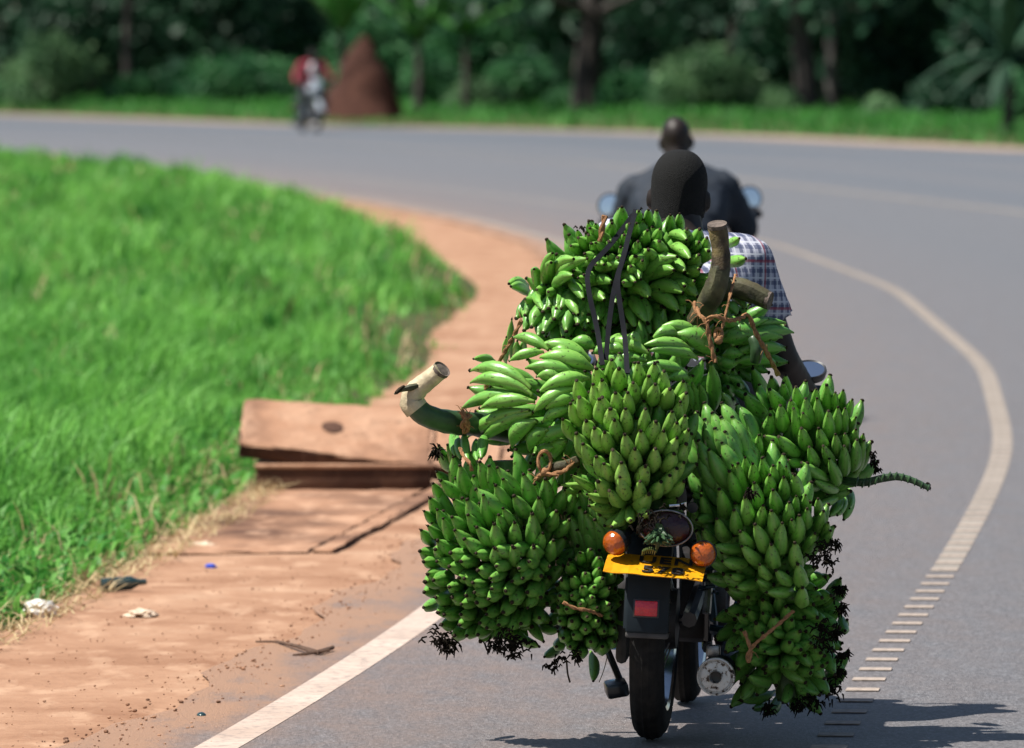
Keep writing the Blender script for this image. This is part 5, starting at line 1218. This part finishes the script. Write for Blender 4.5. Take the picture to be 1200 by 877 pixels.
def shrub(label, x, y, lobes, mat, n, seed, leaf=.16, group=None, cat='shrub', name='shrub', z=.15):
    root = empty(name, label, cat, group, loc=(x, y, z)); g = random.Random(seed)
    t = MB()
    for lb in lobes:
        for k in range(3): t.tube([(lb[0] * .3 + g.uniform(-.1, .1), lb[1] * .3, -.1), (lb[0] * .7, lb[1] * .7, lb[2] * .6), (lb[0] + g.uniform(-.3, .3) * lb[3], lb[1], lb[2] + lb[5] * .5)], [.03, .02, .006], 5)
    t.obj('stems', M['bark'], root)['kind'] = 'stuff'
    link('foliage', leaf_cloud('foliage', mat, lobes, n, leaf, seed), root)
    return root
def wx(x, Y): return (x - 600) / FPX * Y
FS = 11
gT = 'trees of the dark wood beyond the road'
tree('tree', 'thick dark tree trunk standing straight beyond the middle of the road', wx(690, 182), 182, 10, 3.8, .33, 'leaf_dark', 'bark', (.02, 0), 2.6, 3600, 1, group=gT)
tree('tree', 'dark tree leaning left beyond the road, right of the riders', wx(948, 176), 176, 10, 3.6, .25, 'leaf_dark', 'bark', (-.16, 0), 2.7, 3600, 2, group=gT)
tree('tree', 'slim grey trunk just right of the leaning dark tree', wx(978, 179), 179, 9.5, 3.4, .14, 'leaf_dark', 'bark_pale', (-.04, 0), 2.8, 3200, 3, group=gT)
tree('tree', 'slim tree in deep shade at the left above the oncoming rider', wx(150, 212), 212, 10, 4.0, .13, 'leaf_dark', 'bark', (.03, 0), 2.3, 3600, 4, group=gT)
for i, (xx, Y, hh) in enumerate(((-60, 214, 11), (70, 216, 11), (300, 212, 11), (420, 209, 10), (560, 204, 11), (770, 196, 11), (860, 192, 11), (1050, 182, 11), (1130, 176, 10), (1230, 168, 11))):
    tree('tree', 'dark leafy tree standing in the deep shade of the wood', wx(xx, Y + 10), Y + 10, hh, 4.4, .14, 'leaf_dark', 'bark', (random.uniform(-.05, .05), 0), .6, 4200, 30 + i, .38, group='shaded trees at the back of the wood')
# the wood behind reads as one mass
lob = []
g = random.Random(77)
for i in range(84):
    q = i / 83; xx = -420 + 2100 * q; Y = 248 - 73 * q + g.uniform(-3, 5)
    for zz in (1.0, 3.2, 5.6): lob.append((wx(xx, Y) + g.uniform(-.5, .5), Y + g.uniform(-1.5, 1.5), zz + g.uniform(-.4, .4), 1.6, 1.6, 1.5))
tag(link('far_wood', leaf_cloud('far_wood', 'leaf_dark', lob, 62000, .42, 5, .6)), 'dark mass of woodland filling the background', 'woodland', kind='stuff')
gS_ = 'shrubs along the far verge'
def sh(label, x, ytop, Y, wpx, mat, n, seed, leaf=.16, **k_):
    Y = Y + FS
    base = YH + CAMH * FPX / Y; hgt = (base - ytop) / FPX * Y; r = wpx / 2 / FPX * Y
    g = random.Random(seed); lobes = [(g.uniform(-.55, .55) * r, g.uniform(-.4, .4), hgt * g.uniform(.25, .62), r * .55, .6, hgt * .34) for _ in range(6)] + [(0, 0, hgt * .66, r * .6, .6, hgt * .32)]
    shrub(label, wx(x, Y), Y, lobes, mat, n, seed, leaf, gS_, **k_)
sh('pale yellow-green bush at the far left beyond the road', 60, 40, 200, 130, 'leaf_pale', 2200, 101)
sh('large grey-green bush between the two dark trunks', 830, 55, 166, 150, 'leaf_pale', 2600, 102)
sh('rounded mid-green bush left of the large grey-green bush', 745, 85, 169, 90, 'leaf_mid', 1800, 103)
sh('small pale bush at the foot of the leaning dark tree', 910, 105, 163, 50, 'leaf_pale', 900, 104)
sh('small pale tuft-like bush right of the grey trunk', 1027, 118, 159, 40, 'leaf_pale', 800, 105)
sh('dark bush below the palm-like plant', 1100, 95, 156, 120, 'leaf_dark', 2000, 106)
sh('mid-green bush just right of the termite mound', 510, 60, 180, 90, 'leaf_mid', 2000, 107)
sh('tall mid-green bush behind the termite mound', 440, 5, 190, 130, 'leaf_mid', 2600, 108, .22)
sh('leafy bush left of the thick straight trunk', 620, 70, 178, 110, 'leaf_mid', 2200, 109)
sh('wide dark bush behind the oncoming rider', 280, 65, 194, 190, 'leaf_mid', 2800, 110)
sh('low green bush left of the oncoming rider', 170, 90, 200, 120, 'leaf_mid', 1800, 111)
sh('low bush at the left edge of the far verge', 10, 95, 206, 90, 'leaf_mid', 1400, 112)
sh('low bush at the foot of the thick straight trunk', 665, 105, 172, 60, 'leaf_mid', 900, 113)
sh('green bush at the far right edge beyond the road', 1205, 90, 148, 80, 'leaf_mid', 1600, 114)

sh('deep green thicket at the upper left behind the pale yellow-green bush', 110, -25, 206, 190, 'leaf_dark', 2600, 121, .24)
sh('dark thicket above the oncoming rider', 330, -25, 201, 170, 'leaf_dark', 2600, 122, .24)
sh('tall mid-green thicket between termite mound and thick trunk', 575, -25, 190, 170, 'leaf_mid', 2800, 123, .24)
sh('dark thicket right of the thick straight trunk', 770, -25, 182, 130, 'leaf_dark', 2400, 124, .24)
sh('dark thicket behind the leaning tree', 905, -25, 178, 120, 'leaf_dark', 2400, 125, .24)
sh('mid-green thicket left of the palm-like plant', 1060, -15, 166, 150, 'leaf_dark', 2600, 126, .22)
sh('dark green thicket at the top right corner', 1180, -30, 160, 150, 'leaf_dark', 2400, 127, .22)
sh('low grey-green bush right of the termite mound foot', 560, 95, 176, 90, 'leaf_pale', 1200, 128, .12)
# termite mound
from mathutils import noise as mn
mb = MB(); vs = []; fs = []; nn, mm = 30, 18
for i in range(mm + 1):
    q = i / mm; z = 1.72 * q
    r = .86 * (1 - q) ** .78 + .05 * (1 - q) ** .3
    for j in range(nn):
        a = 2 * math.pi * j / nn
        p = Vector((r * math.cos(a), r * math.sin(a), z)); rr_ = 1 + .16 * mn.noise(p * 1.9 + Vector((3, 1, 0))) + .08 * mn.noise(p * 5)
        vs.append((p.x * rr_ + .05 * q, p.y * rr_, z + .05 * mn.noise(p * 4)))
for i in range(mm):
    for j in range(nn): fs.append((i * nn + j, i * nn + (j + 1) % nn, (i + 1) * nn + (j + 1) % nn, (i + 1) * nn + j))
fs.append(tuple(range(mm * nn, mm * nn + nn)))
mb.add(vs, fs); mo = mb.obj('termite_mound', M['mound']); mo.location = (wx(424, 178), 178, .20)
tag(mo, 'tall reddish brown termite mound on the far grass verge', 'termite mound')

# banana plants: stem and big arching leaves
def banana_plant(label, x, Y, h, leaves, stem_r, seed, mat='leaf_banana'):
    root = empty('banana_plant', label, 'banana plant', 'banana plants beyond the road', loc=(wx(x, Y), Y, .15)); g = random.Random(seed)
    t = MB(); t.tube([(0, 0, -.1), (.04, 0, h * .5), (0, 0, h)], [stem_r * 1.2, stem_r, stem_r * .6], 10); t.obj('stem', M['bark'], root)
    for (ang, elev, ln, wd, droop) in leaves:
        vs = []; fs = []; n_ = 12
        d = Vector((math.cos(ang) * math.cos(elev), math.sin(ang) * math.cos(elev), math.sin(elev))); side = d.cross(Vector((0, 0, 1))).normalized()
        if side.length < .1: side = Vector((1, 0, 0))
        for i in range(n_ + 1):
            q = i / n_; p = Vector((0, 0, h)) + d * ln * q + Vector((0, 0, -droop * ln * q * q)); w_ = wd * (math.sin(math.pi * min(1, .12 + q * .88)) ** .6) * (1 - .2 * q) + .015
            for s_ in (-1, -.5, 0, .5, 1): vs.append(p + side * s_ * w_ * g.uniform(.88, 1.08) + Vector((0, 0, -.22 * abs(s_) * w_ + (.0 if s_ else .02))))
        for i in range(n_):
            for j in range(4):
                if g.random() < .06: continue
                fs.append((i * 5 + j, i * 5 + j + 1, (i + 1) * 5 + j + 1, (i + 1) * 5 + j))
        m = MB(); m.add(vs, fs); o = m.obj('leaf', M[mat], root)
        at_ = o.data.attributes.new('rnd', 'FLOAT', 'POINT'); at_.data.foreach_set('value', [g.uniform(.1, .9)] * len(o.data.vertices))
        sol = o.modifiers.new('t', 'SOLIDIFY'); sol.thickness = .01
banana_plant('palm-like banana plant with drooping leaves at the far right', 1180, 149, 1.35, [(R(180), R(18), 1.7, .16, .62), (R(100), R(80), 2.2, .20, .05), (R(170), R(55), 1.9, .16, .35), (R(20), R(60), 1.9, .18, .3), (R(0), R(20), 1.6, .18, .6), (R(200), R(-5), 1.2, .14, .55), (R(270), R(70), 1.8, .18, .3), (R(250), R(-35), 1.1, .16, .2)], .10, 1, 'leaf_dark')
banana_plant('banana plant with bright upright leaves behind the termite mound', 400, 187, 1.9, [(R(90 + k_ * 50), R(70 - 8 * (k_ % 3)), 1.9, .26, .2) for k_ in range(7)], .10, 2)
banana_plant('banana plant with bright broad leaves right of the termite mound', 490, 184, 1.7, [(R(60 + k_ * 52), R(72 - 10 * (k_ % 3)), 1.9, .26, .25) for k_ in range(7)], .10, 3)
banana_plant('banana plant half hidden left of the thick straight trunk', 545, 186, 1.8, [(R(40 + k_ * 60), R(60 - 10 * (k_ % 3)), 1.9, .24, .3) for k_ in range(6)], .09, 4)
